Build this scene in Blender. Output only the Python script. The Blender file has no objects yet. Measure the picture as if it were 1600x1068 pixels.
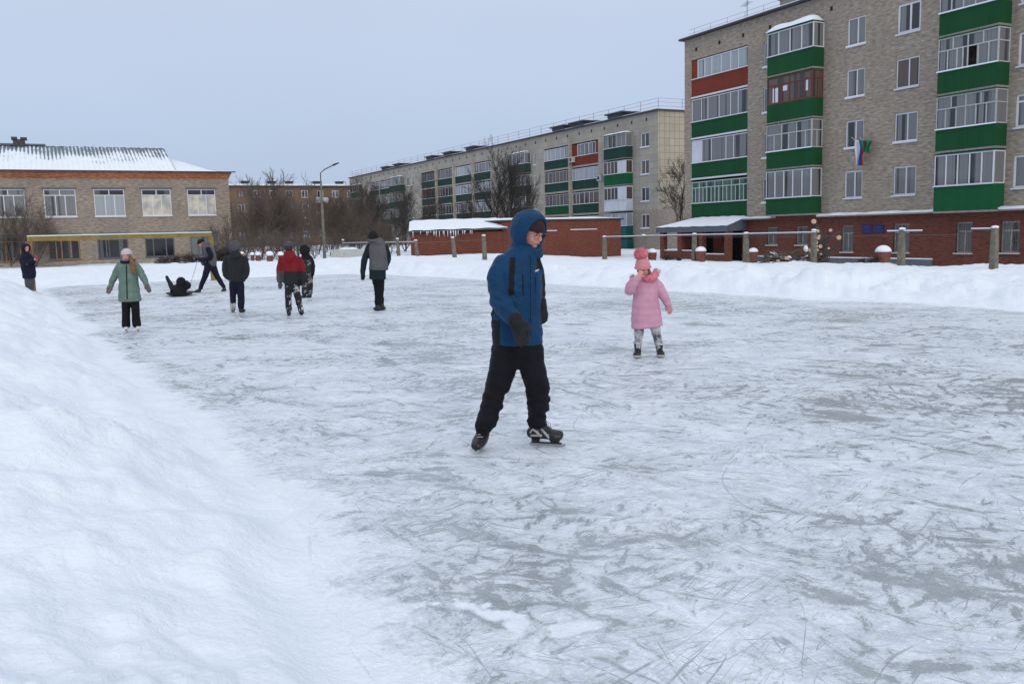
import bpy, bmesh, math, random
import numpy as np
from mathutils import Vector, Matrix, noise
from mathutils.bvhtree import BVHTree
random.seed(7); RNG=np.random.RandomState(11)
SC=bpy.context.scene; COL=SC.collection
R=math.radians
# ---------------------------------------------------------------- camera
H=1.55; FPX=1380.0; YAW=R(27.25); PITCH=R(7.03); ROLL=R(1.42)
def _basis():
    F=np.array([0,math.cos(PITCH),-math.sin(PITCH)]); x=np.array([1,0,0.]); d=np.cross(F,x)
    x2=math.cos(ROLL)*x+math.sin(ROLL)*d; d2=-math.sin(ROLL)*x+math.cos(ROLL)*d
    Rg=np.array([[math.cos(YAW),math.sin(YAW),0],[-math.sin(YAW),math.cos(YAW),0],[0,0,1]])
    return np.array([x2,d2,F])@Rg.T
CB=_basis(); C0=np.array([0,0,H])
cd=bpy.data.cameras.new('camera'); cam=bpy.data.objects.new('camera',cd); COL.objects.link(cam)
cd.sensor_width=36; cd.lens=FPX/1600*36; cd.clip_start=.05; cd.clip_end=4000
cam.matrix_world=Matrix(((CB[0][0],-CB[1][0],-CB[2][0],0),(CB[0][1],-CB[1][1],-CB[2][1],0),(CB[0][2],-CB[1][2],-CB[2][2],H),(0,0,0,1)))
SC.camera=cam
def ray(x,y): return CB.T@np.array([(x-800)/FPX,(y-534)/FPX,1])
def onz(x,y,z=0): v=ray(x,y); return C0+v*((z-H)/v[2])
def depth(x,y,d): return C0+ray(x,y)*d
# ---------------------------------------------------------------- world, sun, exposure
SC.view_settings.view_transform='Standard'; SC.view_settings.look='None'
SC.view_settings.exposure=0.18; SC.view_settings.gamma=1
SUN_EL=R(20); SUN_AZ=math.atan2(-.15,-1)      # direction towards the sun: behind the camera
sdir=Vector((math.sin(SUN_AZ)*math.cos(SUN_EL),math.cos(SUN_AZ)*math.cos(SUN_EL),math.sin(SUN_EL)))
W=bpy.data.worlds.new('World'); SC.world=W; W.use_nodes=True
wn=W.node_tree.nodes; wl=W.node_tree.links; wn.clear()
out=wn.new('ShaderNodeOutputWorld'); bg=wn.new('ShaderNodeBackground'); bg.inputs[1].default_value=.1
sky=wn.new('ShaderNodeTexSky'); sky.sky_type='NISHITA'; sky.sun_disc=False; sky.sun_elevation=SUN_EL
sky.sun_rotation=SUN_AZ; sky.air_density=1.0; sky.dust_density=2.0
tc=wn.new('ShaderNodeTexCoord'); sx=wn.new('ShaderNodeSeparateXYZ'); wl.new(tc.outputs['Generated'],sx.inputs[0])
rp=wn.new('ShaderNodeValToRGB'); wl.new(sx.outputs[2],rp.inputs[0])
e=rp.color_ramp.elements
e[0].position=0; e[0].color=(.39,.483,.67,1)
e[1].position=1; e[1].color=(1.01,1.045,1.11,1)
for p,c in ((.07,(.405,.498,.675,1)),(.17,(.468,.552,.715,1)),(.30,(.55,.62,.76,1)),(.55,(.80,.86,.975,1))):
    q=e.new(p); q.color=c
nz=wn.new('ShaderNodeTexNoise'); nz.inputs['Scale'].default_value=1.6; nz.inputs['Detail'].default_value=3
mp=wn.new('ShaderNodeMapping'); mp.inputs['Scale'].default_value=(1,1,3.5); wl.new(tc.outputs['Generated'],mp.inputs[0]); wl.new(mp.outputs[0],nz.inputs[0])
mr=wn.new('ShaderNodeMapRange'); mr.inputs[1].default_value=.3; mr.inputs[2].default_value=.7; mr.inputs[3].default_value=9.5; mr.inputs[4].default_value=10.5; wl.new(nz.outputs[0],mr.inputs[0])
vm=wn.new('ShaderNodeVectorMath'); vm.operation='SCALE'; wl.new(rp.outputs[0],vm.inputs[0]); wl.new(mr.outputs[0],vm.inputs['Scale'])
mx=wn.new('ShaderNodeMix'); mx.data_type='RGBA'; mx.inputs[0].default_value=.12; wl.new(vm.outputs[0],mx.inputs[6]); wl.new(sky.outputs[0],mx.inputs[7])
wl.new(mx.outputs[2],bg.inputs[0]); wl.new(bg.outputs[0],out.inputs[0])
sd=bpy.data.lights.new('sun','SUN'); sd.energy=.75; sd.angle=R(14); sd.color=(1,.91,.76)
so=bpy.data.objects.new('sun',sd); COL.objects.link(so); so.rotation_euler=sdir.to_track_quat('Z','Y').to_euler()

# ---------------------------------------------------------------- materials
MATS={}
class NT:
    def __init__(s,name):
        s.m=bpy.data.materials.new(name); s.m.use_nodes=True; s.n=s.m.node_tree.nodes; s.l=s.m.node_tree.links
        s.b=s.n['Principled BSDF']; MATS[name]=s.m
    def new(s,t,**k):
        n=s.n.new(t)
        for a,v in k.items(): setattr(n,a,v)
        return n
    def put(s,v,inp):
        if hasattr(v,'is_linked') or hasattr(v,'links'): s.l.new(v,inp)
        else:
            if isinstance(v,tuple) and len(v)==3 and inp.type=='RGBA': v=v+(1,)
            inp.default_value=v
    def math(s,op,a,b=0,c=None,clamp=False):
        n=s.new('ShaderNodeMath',operation=op,use_clamp=clamp); s.put(a,n.inputs[0]); s.put(b,n.inputs[1])
        if c is not None: s.put(c,n.inputs[2])
        return n.outputs[0]
    def mix(s,f,a,b):
        n=s.new('ShaderNodeMix',data_type='RGBA'); s.put(f,n.inputs[0]); s.put(a,n.inputs[6]); s.put(b,n.inputs[7]); return n.outputs[2]
    def noise(s,vec,scale,detail=3,rough=.5,dist=0):
        n=s.new('ShaderNodeTexNoise'); n.inputs['Scale'].default_value=scale; n.inputs['Detail'].default_value=detail
        n.inputs['Roughness'].default_value=rough; n.inputs['Distortion'].default_value=dist
        if vec is not None: s.l.new(vec,n.inputs[0])
        return n.outputs[0]
    def rng(s,v,a,b,c=0,d=1,smooth=False):
        n=s.new('ShaderNodeMapRange'); 
        if smooth: n.interpolation_type='SMOOTHSTEP'
        s.put(v,n.inputs[0])
        for i,x in enumerate((a,b,c,d)): s.put(x,n.inputs[i+1])
        return n.outputs[0]
    def mapping(s,vec,scale=(1,1,1),rot=(0,0,0),loc=(0,0,0)):
        n=s.new('ShaderNodeMapping'); n.inputs['Scale'].default_value=scale; n.inputs['Rotation'].default_value=rot; n.inputs['Location'].default_value=loc
        s.l.new(vec,n.inputs[0]); return n.outputs[0]
    def obj(s): return s.new('ShaderNodeTexCoord').outputs['Object']
    def pos(s): return s.new('ShaderNodeNewGeometry').outputs['Position']
    def bump(s,h,st=.3,dist=.01):
        n=s.new('ShaderNodeBump'); n.inputs['Strength'].default_value=st; n.inputs['Distance'].default_value=dist; s.l.new(h,n.inputs['Height']); s.l.new(n.outputs[0],s.b.inputs['Normal'])
    def base(s,c,rough=.7,spec=.5,metal=0):
        s.put(c,s.b.inputs['Base Color']); s.put(rough,s.b.inputs['Roughness']); s.b.inputs['Specular IOR Level'].default_value=spec; s.b.inputs['Metallic'].default_value=metal
        return s.m
def C3(c,k): return tuple(min(1,x*k) for x in c)
def plain(name,c,rough=.7,var=.15,scale=4,spec=.4,metal=0,bump=0,bscale=60,bd=.003):
    t=NT(name); p=t.pos(); n=t.noise(p,scale,5,.6)
    col=t.mix(t.rng(n,.3,.7),C3(c,1-var),C3(c,1+var)); t.base(col,rough,spec,metal)
    if bump: t.bump(t.noise(p,bscale,3),bump,bd)
    return t.m
def cloth(name,c,rough=.85,var=.12,weave=220,sheen=.15):
    t=NT(name); p=t.obj(); n=t.noise(p,7,4,.6); n2=t.noise(p,60,3,.6)
    col=t.mix(t.rng(t.math('ADD',t.math('MULTIPLY',n,.7),t.math('MULTIPLY',n2,.3)),.35,.65),C3(c,.72*(1-var)),C3(c,.72*(1+var))); t.base(col,rough,.15)
    t.b.inputs['Sheen Weight'].default_value=sheen*.25
    t.bump(t.math('ADD',t.noise(p,35,4,.6),t.math('MULTIPLY',t.noise(p,weave,2),.25)),.35,.006)
    return t.m
def facade_uv(t,vscale=1):
    """horizontal-run / height coordinates of any upright wall"""
    g=t.new('ShaderNodeNewGeometry'); sn=t.new('ShaderNodeSeparateXYZ'); t.l.new(g.outputs['True Normal'],sn.inputs[0])
    sp=t.new('ShaderNodeSeparateXYZ'); t.l.new(g.outputs['Position'],sp.inputs[0])
    isx=t.math('GREATER_THAN',t.math('ABSOLUTE',sn.outputs[0]),.6)
    u=t.math('ADD',t.math('MULTIPLY',sp.outputs[1],isx),t.math('MULTIPLY',sp.outputs[0],t.math('SUBTRACT',1,isx)))
    cb=t.new('ShaderNodeCombineXYZ'); t.l.new(u,cb.inputs[0]); t.l.new(sp.outputs[2],cb.inputs[1])
    return cb.outputs[0],g.outputs['Position'],sp.outputs[2]
def brick(name,c1,c2,mortar,bw=.26,bh=.078,ms=.012,patch=None,stain=.25,low=None):
    t=NT(name); uv,p,z=facade_uv(t)
    b=t.new('ShaderNodeTexBrick'); t.l.new(uv,b.inputs['Vector']); b.inputs['Scale'].default_value=1
    b.inputs['Brick Width'].default_value=bw; b.inputs['Row Height'].default_value=bh; b.inputs['Mortar Size'].default_value=ms; b.inputs['Mortar Smooth'].default_value=.2; b.inputs['Bias'].default_value=-.1
    b.inputs['Color1'].default_value=c1+(1,); b.inputs['Color2'].default_value=c2+(1,); b.inputs['Mortar'].default_value=mortar+(1,)
    col=b.outputs[0]
    # second scatter of odd-coloured bricks
    v=t.noise(t.mapping(uv,(1/bw,1/bh,1)),.9,0)
    col=t.mix(t.rng(v,.60,.66,0,.45),col,C3(c1,.5)); col=t.mix(t.rng(v,.36,.30,0,.45),col,C3(c2,1.35))
    n=t.noise(p,.35,5,.65); col=t.mix(t.rng(n,.42,.68,0,stain),col,patch or C3(c1,.55))
    n2=t.noise(t.mapping(p,(1.2,1.2,.18)),1.0,5,.7); col=t.mix(t.rng(n2,.52,.75,0,stain),col,C3(mortar,1.15))
    if low: col=t.mix(t.rng(z,low[0],low[1],0,1),low[2],col)
    t.base(col,.9,.25); t.bump(t.math('SUBTRACT',t.math('MULTIPLY',t.noise(p,14,4),.4),b.outputs['Fac']),.5,.012); return t.m
def M(n): return MATS[n]
brick('tan_brick',(.285,.235,.185),(.385,.325,.26),(.285,.255,.225),bw=.28,bh=.09,ms=.016,patch=(.20,.165,.135),stain=.3)
brick('school_brick',(.25,.20,.155),(.355,.29,.225),(.28,.25,.22),patch=(.185,.17,.155),stain=.5)
brick('red_brick',(.140,.046,.032),(.170,.058,.040),(.12,.056,.044),stain=.3)
brick('cornice_brick',(.34,.10,.045),(.44,.20,.10),(.26,.16,.11),stain=.3)
brick('garage_brick',(.165,.052,.036),(.185,.064,.045),(.15,.07,.052),ms=.008,stain=.3)
brick('far_brick',(.17,.108,.070),(.20,.13,.085),(.17,.125,.095),patch=(.13,.09,.065),stain=.45)
def panels(name,c1,c2,seam,bw,bh,ms,off=0):
    t=NT(name); uv,p,z=facade_uv(t)
    b=t.new('ShaderNodeTexBrick'); t.l.new(uv,b.inputs['Vector']); b.offset=off; b.inputs['Scale'].default_value=1
    b.inputs['Brick Width'].default_value=bw; b.inputs['Row Height'].default_value=bh; b.inputs['Mortar Size'].default_value=ms; b.inputs['Mortar Smooth'].default_value=.3
    b.inputs['Color1'].default_value=c1+(1,); b.inputs['Color2'].default_value=c2+(1,); b.inputs['Mortar'].default_value=seam+(1,)
    n=t.noise(p,.5,5,.65); col=t.mix(t.rng(n,.4,.7,0,.35),b.outputs[0],C3(c1,.6))
    n2=t.noise(t.mapping(p,(1.6,1.6,.2)),1.0,4,.7); col=t.mix(t.rng(n2,.5,.75,0,.3),col,C3(c2,.55))
    t.base(col,.9,.2); return t.m
panels('pale_block',(.35,.32,.275),(.40,.37,.315),(.22,.20,.175),1.2,.7,.018)
panels('tile_panel',(.39,.345,.27),(.44,.39,.31),(.22,.19,.155),.62,.71,.03)
panels('red_siding',(.185,.040,.024),(.20,.046,.028),(.13,.028,.018),8,.15,.006)
panels('green_siding',(.010,.068,.026),(.012,.076,.028),(.007,.048,.018),.22,9,.006)
panels('bright_green_siding',(.008,.088,.034),(.010,.096,.037),(.013,.10,.035),.22,9,.006)
panels('dark_green_siding',(.016,.048,.040),(.02,.056,.046),(.01,.03,.026),.25,9,.006)
panels('teal_siding',(.02,.10,.10),(.024,.115,.115),(.014,.07,.07),.25,9,.006)
panels('white_siding',(.60,.63,.70),(.62,.66,.73),(.42,.45,.5),.2,9,.008)
panels('grey_siding',(.40,.41,.42),(.46,.46,.46),(.22,.22,.23),.45,.5,.01)
plain('white_plastic',(.60,.62,.67),.4,.06)
plain('old_white_paint',(.42,.43,.42),.7,.2,9)
plain('brown_frame',(.14,.03,.02),.6,.2)
plain('pale_green_frame',(.36,.48,.43),.6,.15)
plain('concrete',(.24,.225,.20),.9,.25,6,bump=.4,bscale=25,bd=.01)
plain('post_concrete',(.155,.145,.115),.9,.35,5,bump=.5,bscale=30,bd=.01)
plain('plinth_grey',(.12,.135,.16),.9,.2)
plain('dark_metal',(.035,.037,.04),.6,.3)
plain('rust_pipe',(.12,.105,.095),.7,.35,7)
plain('roof_edge',(.045,.045,.055),.8,.2)
plain('interior_dark',(.012,.012,.014),.9,.2)
plain('yellow_paint',(.25,.185,.045),.65,.25,3)
plain('rusty_paint',(.30,.17,.08),.8,.3,5)
plain('orange_paint',(.15,.05,.032),.7,.3,5)
plain('blue_board',(.012,.015,.085),.5,.1)
plain('fascia_blue',(.085,.105,.135),.6,.15)
plain('flag_white',(.6,.6,.64),.8,.05); plain('flag_blue',(.03,.055,.24),.8,.05); plain('flag_red',(.45,.04,.04),.8,.05); plain('flag_green',(.02,.16,.07),.8,.05)
plain('cut_wood',(.50,.36,.26),.8,.15,20)
plain('bark',(.055,.048,.042),.95,.4,9,bump=.6,bscale=30,bd=.02)
plain('bark_brown',(.105,.083,.070),.95,.4,9)
plain('bark_black',(.050,.045,.042),.95,.4,9)
def glassm(name,c,curt,amt,rough=.06,warm=None):
    t=NT(name); uv,p,z=facade_uv(t); oi=t.new('ShaderNodeObjectInfo').outputs['Random']
    off=t.new('ShaderNodeCombineXYZ'); t.l.new(t.math('MULTIPLY',oi,37),off.inputs[0])
    va=t.new('ShaderNodeVectorMath',operation='ADD'); t.l.new(uv,va.inputs[0]); t.l.new(off.outputs[0],va.inputs[1])
    n=t.noise(t.mapping(va.outputs[0],(1.7,.02,1)),1.0,1,.5); fold=t.noise(t.mapping(va.outputs[0],(16,.02,1)),1.0,2)
    cc=t.mix(t.rng(fold,.3,.7),C3(curt,.65),curt)
    col=t.mix(t.rng(n,.60-amt*.35,.64-amt*.35),c,cc)
    if warm:
        w=t.noise(t.mapping(va.outputs[0],(.9,.8,1)),1.3,4,.6); col=t.mix(t.rng(w,.42,.66),col,warm)  # uneven warm reflection mixed into the base colour
    t.base(col,rough,.5); return t.m
glassm('glass',(.034,.037,.042),(.20,.21,.22),.55)
glassm('glass_dark',(.018,.021,.026),(.10,.11,.12),.15)
glassm('glass_curtained',(.12,.14,.16),(.36,.40,.43),.75)
glassm('glass_painted_glow',(.30,.31,.32),(.42,.43,.42),.8,.05,(.70,.62,.46))  # reflection of the low warm sky painted into the pane colour
glassm('glass_green',(.035,.07,.07),(.12,.17,.15),.4)
glassm('glass_brown',(.04,.034,.034),(.12,.09,.08),.45)
# snow
def snow_shader(t,p,amp=1):
    n=t.noise(p,2.2,5,.55); n2=t.noise(p,40,3,.6)
    col=t.mix(t.rng(n,.3,.7),(.72,.78,.855),(.80,.85,.903))
    return col,n,n2
t=NT('snow'); p=t.pos(); col,n,n2=snow_shader(t,p)
dirt=t.noise(p,.6,6,.7); col=t.mix(t.rng(dirt,.60,.80,0,.30),col,(.60,.63,.68))
t.base(col,.85,.25); t.b.inputs['Subsurface Weight'].default_value=0
nn=t.noise(p,9,6,.6); t.bump(t.math('ADD',t.math('MULTIPLY',nn,.7),t.math('MULTIPLY',n2,.20)),.6,.06)
t=NT('roof_snow'); p=t.pos(); col,n,n2=snow_shader(t,p); t.base(col,.85,.2); t.bump(t.noise(p,3,4),.4,.06)
# ice: frosted white sheet with bare grey streaks and skate cuts
t=NT('ice'); p=t.pos()
ed=t.new('ShaderNodeAttribute',attribute_name='edge').outputs['Fac']
def warp(scale,amp,det=2):
    w=t.new('ShaderNodeTexNoise'); w.inputs['Scale'].default_value=scale; w.inputs['Detail'].default_value=det; t.l.new(p,w.inputs[0])
    q=t.new('ShaderNodeVectorMath',operation='SUBTRACT'); t.l.new(w.outputs['Color'],q.inputs[0]); q.inputs[1].default_value=(.5,.5,.5)
    a=t.new('ShaderNodeVectorMath',operation='SCALE'); t.l.new(q.outputs[0],a.inputs[0]); a.inputs['Scale'].default_value=amp
    b=t.new('ShaderNodeVectorMath',operation='ADD'); t.l.new(p,b.inputs[0]); t.l.new(a.outputs[0],b.inputs[1]); return b.outputs[0]
def stretch(v,ang,sc,st,off): return t.mapping(t.mapping(v,(1,1,1),(0,0,R(-ang)),off),(sc,sc*st,1))
pw=warp(5.0,.12,4); pl=warp(.5,1.0,1)
# scraped patches: short strokes in several headings, each gated by its own slow mask
strokes=None
for i,(sc,st,ro) in enumerate(((1.0,3.4,-66),(2.1,4.6,-42),(2.8,3.6,15),(1.7,4.6,-86),(3.6,3.4,50),(1.2,3.6,-24))):
    nv=t.noise(stretch(pw,ro,sc,st,(i*17.3,i*5.1,i*3.)),1.0,6,.62)
    gt=t.noise(t.mapping(p,(1,1,1),(0,0,0),(i*31.,i*7.,0)),1.0,3,.6)
    v=t.math('ADD',nv,t.math('MULTIPLY',t.math('SUBTRACT',gt,.5),.55)); strokes=v if strokes is None else t.math('MAXIMUM',strokes,v)
sp1=t.noise(p,55,3,.7); sp2=t.noise(p,15,5,.75); big=t.noise(p,.30,4,.6)
strokes=t.math('ADD',strokes,t.math('ADD',t.math('MULTIPLY',t.math('SUBTRACT',sp1,.5),.20),t.math('MULTIPLY',t.math('SUBTRACT',sp2,.5),.36)))
strokes=t.math('ADD',strokes,t.math('MULTIPLY',t.math('SUBTRACT',big,.5),.45))
bare=t.rng(strokes,.628,.672,0,1); soft=t.rng(strokes,.545,.65,0,1); rim=t.math('MULTIPLY',t.rng(strokes,.585,.62,0,1),t.rng(strokes,.636,.622,0,1))
cuts=None
for i,(sc,st,ro,w) in enumerate(((.35,12,-66,.0045),(.42,14,-35,.005),(.3,12,12,.004),(.5,14,-85,.005),(.38,16,-50,.005),(.9,12,-75,.008),(1.1,12,25,.009),(1.0,12,-20,.009),(.3,4,60,.0018))):
    nv=t.noise(stretch(pl,ro,sc,st,(i*7.3,i*3.1,0)),1.0,1,.4)
    ln=t.rng(t.math('ABSOLUTE',t.math('SUBTRACT',nv,.5)),w,w*.3,0,1)
    gate=t.rng(t.noise(t.mapping(p,(1,1,1),(0,0,0),(i*11.,5,0)),1.6,5,.75),.49,.56,0,1)
    ln=t.math('MULTIPLY',ln,gate); cuts=ln if cuts is None else t.math('MAXIMUM',cuts,ln)
frost=t.mix(t.rng(t.noise(p,2.6,6,.7),.35,.65),(.52,.58,.66),(.74,.795,.865))
frost=t.mix(t.rng(t.noise(p,30,5,.8),.50,.60,0,.85),frost,(.82,.87,.90))
frost=t.mix(t.math('MULTIPLY',rim,.45),frost,(.80,.825,.87))
grey=t.mix(t.rng(t.noise(p,6,6,.75),.35,.65),(.19,.215,.235),(.33,.365,.39))
grey=t.mix(t.rng(sp1,.56,.66,0,.5),grey,(.50,.52,.55))
brown=t.noise(p,.9,3,.6); grey=t.mix(t.rng(brown,.60,.72,0,.45),grey,(.29,.25,.23))
col=t.mix(t.math('MULTIPLY',soft,.50),frost,(.36,.41,.45)); col=t.mix(t.math('MULTIPLY',bare,.80),col,grey)
col=t.mix(t.math('MULTIPLY',cuts,.7),col,(.24,.26,.29))
scol,_,_2=snow_shader(t,p)
cov=t.rng(t.math('ADD',ed,t.math('ADD',t.math('MULTIPLY',t.math('SUBTRACT',t.noise(p,1.6,7,.72),.5),1.1),t.math('MULTIPLY',t.math('SUBTRACT',sp2,.5),.6))),-.22,-.02,0,1,True)
col=t.mix(cov,col,scol)
nocov=t.math('SUBTRACT',1,cov)
rough=t.rng(t.math('MULTIPLY',t.math('ADD',t.math('MULTIPLY',bare,.6),t.math('MULTIPLY',soft,.4)),nocov),0,1,.52,.20)
t.base(col,rough,.45)
hgt=t.math('ADD',t.math('MULTIPLY',t.math('SUBTRACT',1,t.math('MAXIMUM',soft,cuts)),.6),t.math('MULTIPLY',t.noise(p,22,5,.7),.7)); t.bump(hgt,.5,.012)

# ---------------------------------------------------------------- object helpers
WL={}   # world location of each thing / part
def tag(o,label=None,cat=None,group=None,kind=None):
    if label: o['label']=label
    if cat: o['category']=cat
    if group: o['group']=group
    if kind: o['kind']=kind
    return o
def empty(name,loc,label,cat,group=None):
    o=bpy.data.objects.new(name,None); COL.objects.link(o); o.location=loc; o.empty_display_size=.3; WL[o]=Vector(loc)
    return tag(o,label,cat,group)
def mesh_obj(name,V,F,mats,parent=None,midx=None,smooth=False,kind=None,label=None,origin=None):
    """V in world coordinates; origin at the centre, parented with correct offset"""
    V=np.asarray(V,float); c=V.mean(0) if origin is None else np.array(origin,float)
    me=bpy.data.meshes.new(name); me.from_pydata((V-c).tolist(),[],[list(f) for f in F])
    if not isinstance(mats,(list,tuple)): mats=[mats]
    for m in mats: me.materials.append(M(m) if isinstance(m,str) else m)
    if midx is not None: me.polygons.foreach_set('material_index',midx)
    if smooth: me.polygons.foreach_set('use_smooth',[True]*len(me.polygons))
    me.update(); o=bpy.data.objects.new(name,me); COL.objects.link(o); WL[o]=Vector(c)
    if parent is not None: o.parent=parent; o.location=Vector(c)-WL[parent]
    else: o.location=c
    if kind: o['kind']=kind
    if label: o['label']=label
    return o
class MB:
    def __init__(s): s.V=[]; s.F=[]; s.m=[]
    def add(s,V,F,m=0):
        b=len(s.V); s.V+= [tuple(v) for v in V]; s.F+=[tuple(i+b for i in f) for f in F]; s.m+=[m]*len(F); return s
    def box(s,a,b,m=0):
        x0,x1=sorted((a[0],b[0])); y0,y1=sorted((a[1],b[1])); z0,z1=sorted((a[2],b[2]))
        V=[(x0,y0,z0),(x1,y0,z0),(x1,y1,z0),(x0,y1,z0),(x0,y0,z1),(x1,y0,z1),(x1,y1,z1),(x0,y1,z1)]
        return s.add(V,[(0,3,2,1),(4,5,6,7),(0,1,5,4),(1,2,6,5),(2,3,7,6),(3,0,4,7)],m)
    def tube(s,P,r,n=8,m=0,cap=True):
        P=[Vector(p) for p in P]; rr=r if isinstance(r,(list,tuple)) else [r]*len(P)
        V=[];F=[]; prev=None
        for i,p in enumerate(P):
            d=(P[min(i+1,len(P)-1)]-P[max(i-1,0)]).normalized()
            if prev is None: a=d.orthogonal().normalized()
            else: a=(prev-d*prev.dot(d)); a=a.normalized() if a.length>1e-6 else d.orthogonal().normalized()
            prev=a; b=d.cross(a)
            for k in range(n):
                t=2*math.pi*k/n; V.append(p+(a*math.cos(t)+b*math.sin(t))*rr[i])
        for i in range(len(P)-1):
            for k in range(n): F.append((i*n+k,i*n+(k+1)%n,(i+1)*n+(k+1)%n,(i+1)*n+k))
        if cap: F.append(tuple(range(n))[::-1]); F.append(tuple(range((len(P)-1)*n,len(P)*n)))
        return s.add(V,F,m)
    def ball(s,c,r,m=0,nu=14,nv=9):
        if not isinstance(r,(list,tuple)): r=(r,r,r)
        V=[(c[0],c[1],c[2]-r[2])]; 
        for i in range(1,nv):
            t=math.pi*i/nv
            for k in range(nu):
                q=2*math.pi*k/nu; V.append((c[0]+r[0]*math.sin(t)*math.cos(q),c[1]+r[1]*math.sin(t)*math.sin(q),c[2]-r[2]*math.cos(t)))
        V.append((c[0],c[1],c[2]+r[2])); F=[]
        for k in range(nu): F.append((0,1+(k+1)%nu,1+k)); F.append((len(V)-1,1+(nv-2)*nu+k,1+(nv-2)*nu+(k+1)%nu))
        for i in range(nv-2):
            for k in range(nu): a=1+i*nu; F.append((a+k,a+(k+1)%nu,a+nu+(k+1)%nu,a+nu+k))
        return s.add(V,F,m)
    def build(s,name,mats,parent=None,**k): return mesh_obj(name,s.V,s.F,mats,parent,midx=s.m,**k)

# ---------------------------------------------------------------- ground: outer snow and the ice sheet
def sstep(x,a,b): t=np.clip((x-a)/(b-a),0,1); return t*t*(3-2*t)
_perm=RNG.permutation(4096)
_grad=RNG.uniform(-1,1,4096)
def vnoise(x,y,seed=0):
    xi=np.floor(x).astype(int); yi=np.floor(y).astype(int); fx=x-xi; fy=y-yi
    fx=fx*fx*fx*(fx*(fx*6-15)+10); fy=fy*fy*fy*(fy*(fy*6-15)+10)
    h=lambda a,b:_grad[_perm[(a+_perm[(b+seed*17)&4095])&4095]]
    return (h(xi,yi)*(1-fx)+h(xi+1,yi)*fx)*(1-fy)+(h(xi,yi+1)*(1-fx)+h(xi+1,yi+1)*fx)*fy
def fbm(x,y,o=4,seed=0,g=.5):
    s=0;a=1
    for i in range(o):
        c,sn=math.cos(.6*i),math.sin(.6*i); s=s+a*vnoise((x*c-y*sn)*2**i+i*9.1,(x*sn+y*c)*2**i,seed+i); a*=g
    return s
def rink(X,Y):
    """signed distance outside the rink and the weights of its three sides"""
    wob=.22*fbm(X*.6,Y*.6,3,3)
    left=1.08-.055*np.maximum(0,Y-7)+.0*X; right=13.3+np.clip(23-Y,-15,14)*.11+wob; left=left+wob*.6
    far=37.0+wob*2
    dl=left-X; dr=X-right; df=Y-far; rad=2.5
    qx=np.maximum(dl,dr)+rad; qy=df+rad
    d=np.minimum(np.maximum(qx,qy),0)+np.hypot(np.maximum(qx,0),np.maximum(qy,0))-rad
    return d,dl,dr,df
def height(X,Y):
    d,dl,dr,df=rink(X,Y); s=np.maximum(d,0)
    L=.47*sstep(dl,-.15,1.9)-.17*sstep(dl,2,7)-.18*sstep(dl,8,30)+.10*sstep(dl,-.1,1.3)*sstep(Y,30,18)*0
    Rr=.29*sstep(dr,-.1,1.5)-.24*sstep(dr,3.0,11)-.85*sstep(dr,12.5,25)
    Fa=.34*sstep(df,-.2,3.4)-.34*sstep(df,8,32)
    h=np.where(d<=0,0,0)+0.0
    wl_=np.maximum(dl,0)**2+1e-6; wr=np.maximum(dr,0)**2+1e-6; wf=np.maximum(df,0)**2+1e-6
    h=(L*wl_+Rr*wr+Fa*wf)/(wl_+wr+wf)
    h=np.where(d<0,0,h)
    near=sstep(np.hypot(X,Y),60,20)
    lump=.085*fbm(X*1.2,Y*1.2,2,5)+.050*np.abs(fbm(X*2.3,Y*2.3,3,9))+.010*fbm(X*8,Y*8,3,12)
    big=.11*fbm(X*.33,Y*.33,2,21)
    gate=sstep(fbm(X*.8,Y*.8,2,81),-.1,.5); lump=lump+gate*(.05*np.maximum(0,fbm(X*3.6,Y*3.6,3,83))+.022*np.abs(fbm(X*7,Y*7,3,85)))*sstep(np.hypot(X,Y),45,15)
    edge=sstep(d,-.25,.9)
    berm=np.exp(-((dr-1.6)/1.0)**2)*(Y<40)*(.02+.12*fbm(X*.9,Y*.9,3,31)+.12*np.abs(fbm(X*1.9,Y*1.9,4,33)))
    ridge=np.exp(-((dl-1.4)/.9)**2)*(.09*fbm(X*.8,Y*.8,3,41)+.04)
    h=h+edge*(lump*(.35+.65*near)+big*.6)+berm+ridge*sstep(Y,2,8)
    h=np.where(d<.12,np.minimum(h,-.03+.25*(d+.0)+.02*fbm(X*3,Y*3,3,51)),h*sstep(d,.12,.5)+(1-sstep(d,.12,.5))*.0)
    # trodden lumps thrown on to the ice at the near edge
    for (cx,cy,r,a) in CLUMPS:
        h=h+.0*a*np.exp(-((X-cx)**2+(Y-cy)**2)/r**2)*(1+1.5*fbm(X*9,Y*9,4,61))
    h=np.where(d<-1.2,-.12,h)
    # flatten under far things
    return h
CLUMPS=((1.40,3.30,.16,.085),(1.62,3.55,.08,.05),(1.30,3.62,.09,.05),(1.52,3.05,.13,.07),(1.36,2.75,.12,.06),(1.72,2.85,.07,.04))
def H_at(x,y): return float(height(np.array([float(x)]),np.array([float(y)]))[0])
az=list(np.arange(-180,-42,3.0))+list(np.arange(-42,42,.14))+list(np.arange(42,180,3.0)); az=np.radians(np.array(az))
rad_=[.35]
while rad_[-1]<2500: rad_.append(rad_[-1]*(1.0115 if rad_[-1]<75 else 1.06))
rad_=np.array(rad_)
TH,RR=np.meshgrid(az+YAW,rad_); GX=RR*np.sin(TH); GY=RR*np.cos(TH)
GZ=height(GX,GY); GD,_a,_b,_c=rink(GX,GY)
nr,na=GX.shape
idx=np.arange(nr*na).reshape(nr,na)
Fq=np.stack([idx[:-1,:],np.roll(idx,-1,1)[:-1,:],np.roll(idx,-1,1)[1:,:],idx[1:,:]],-1).reshape(-1,4)
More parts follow.
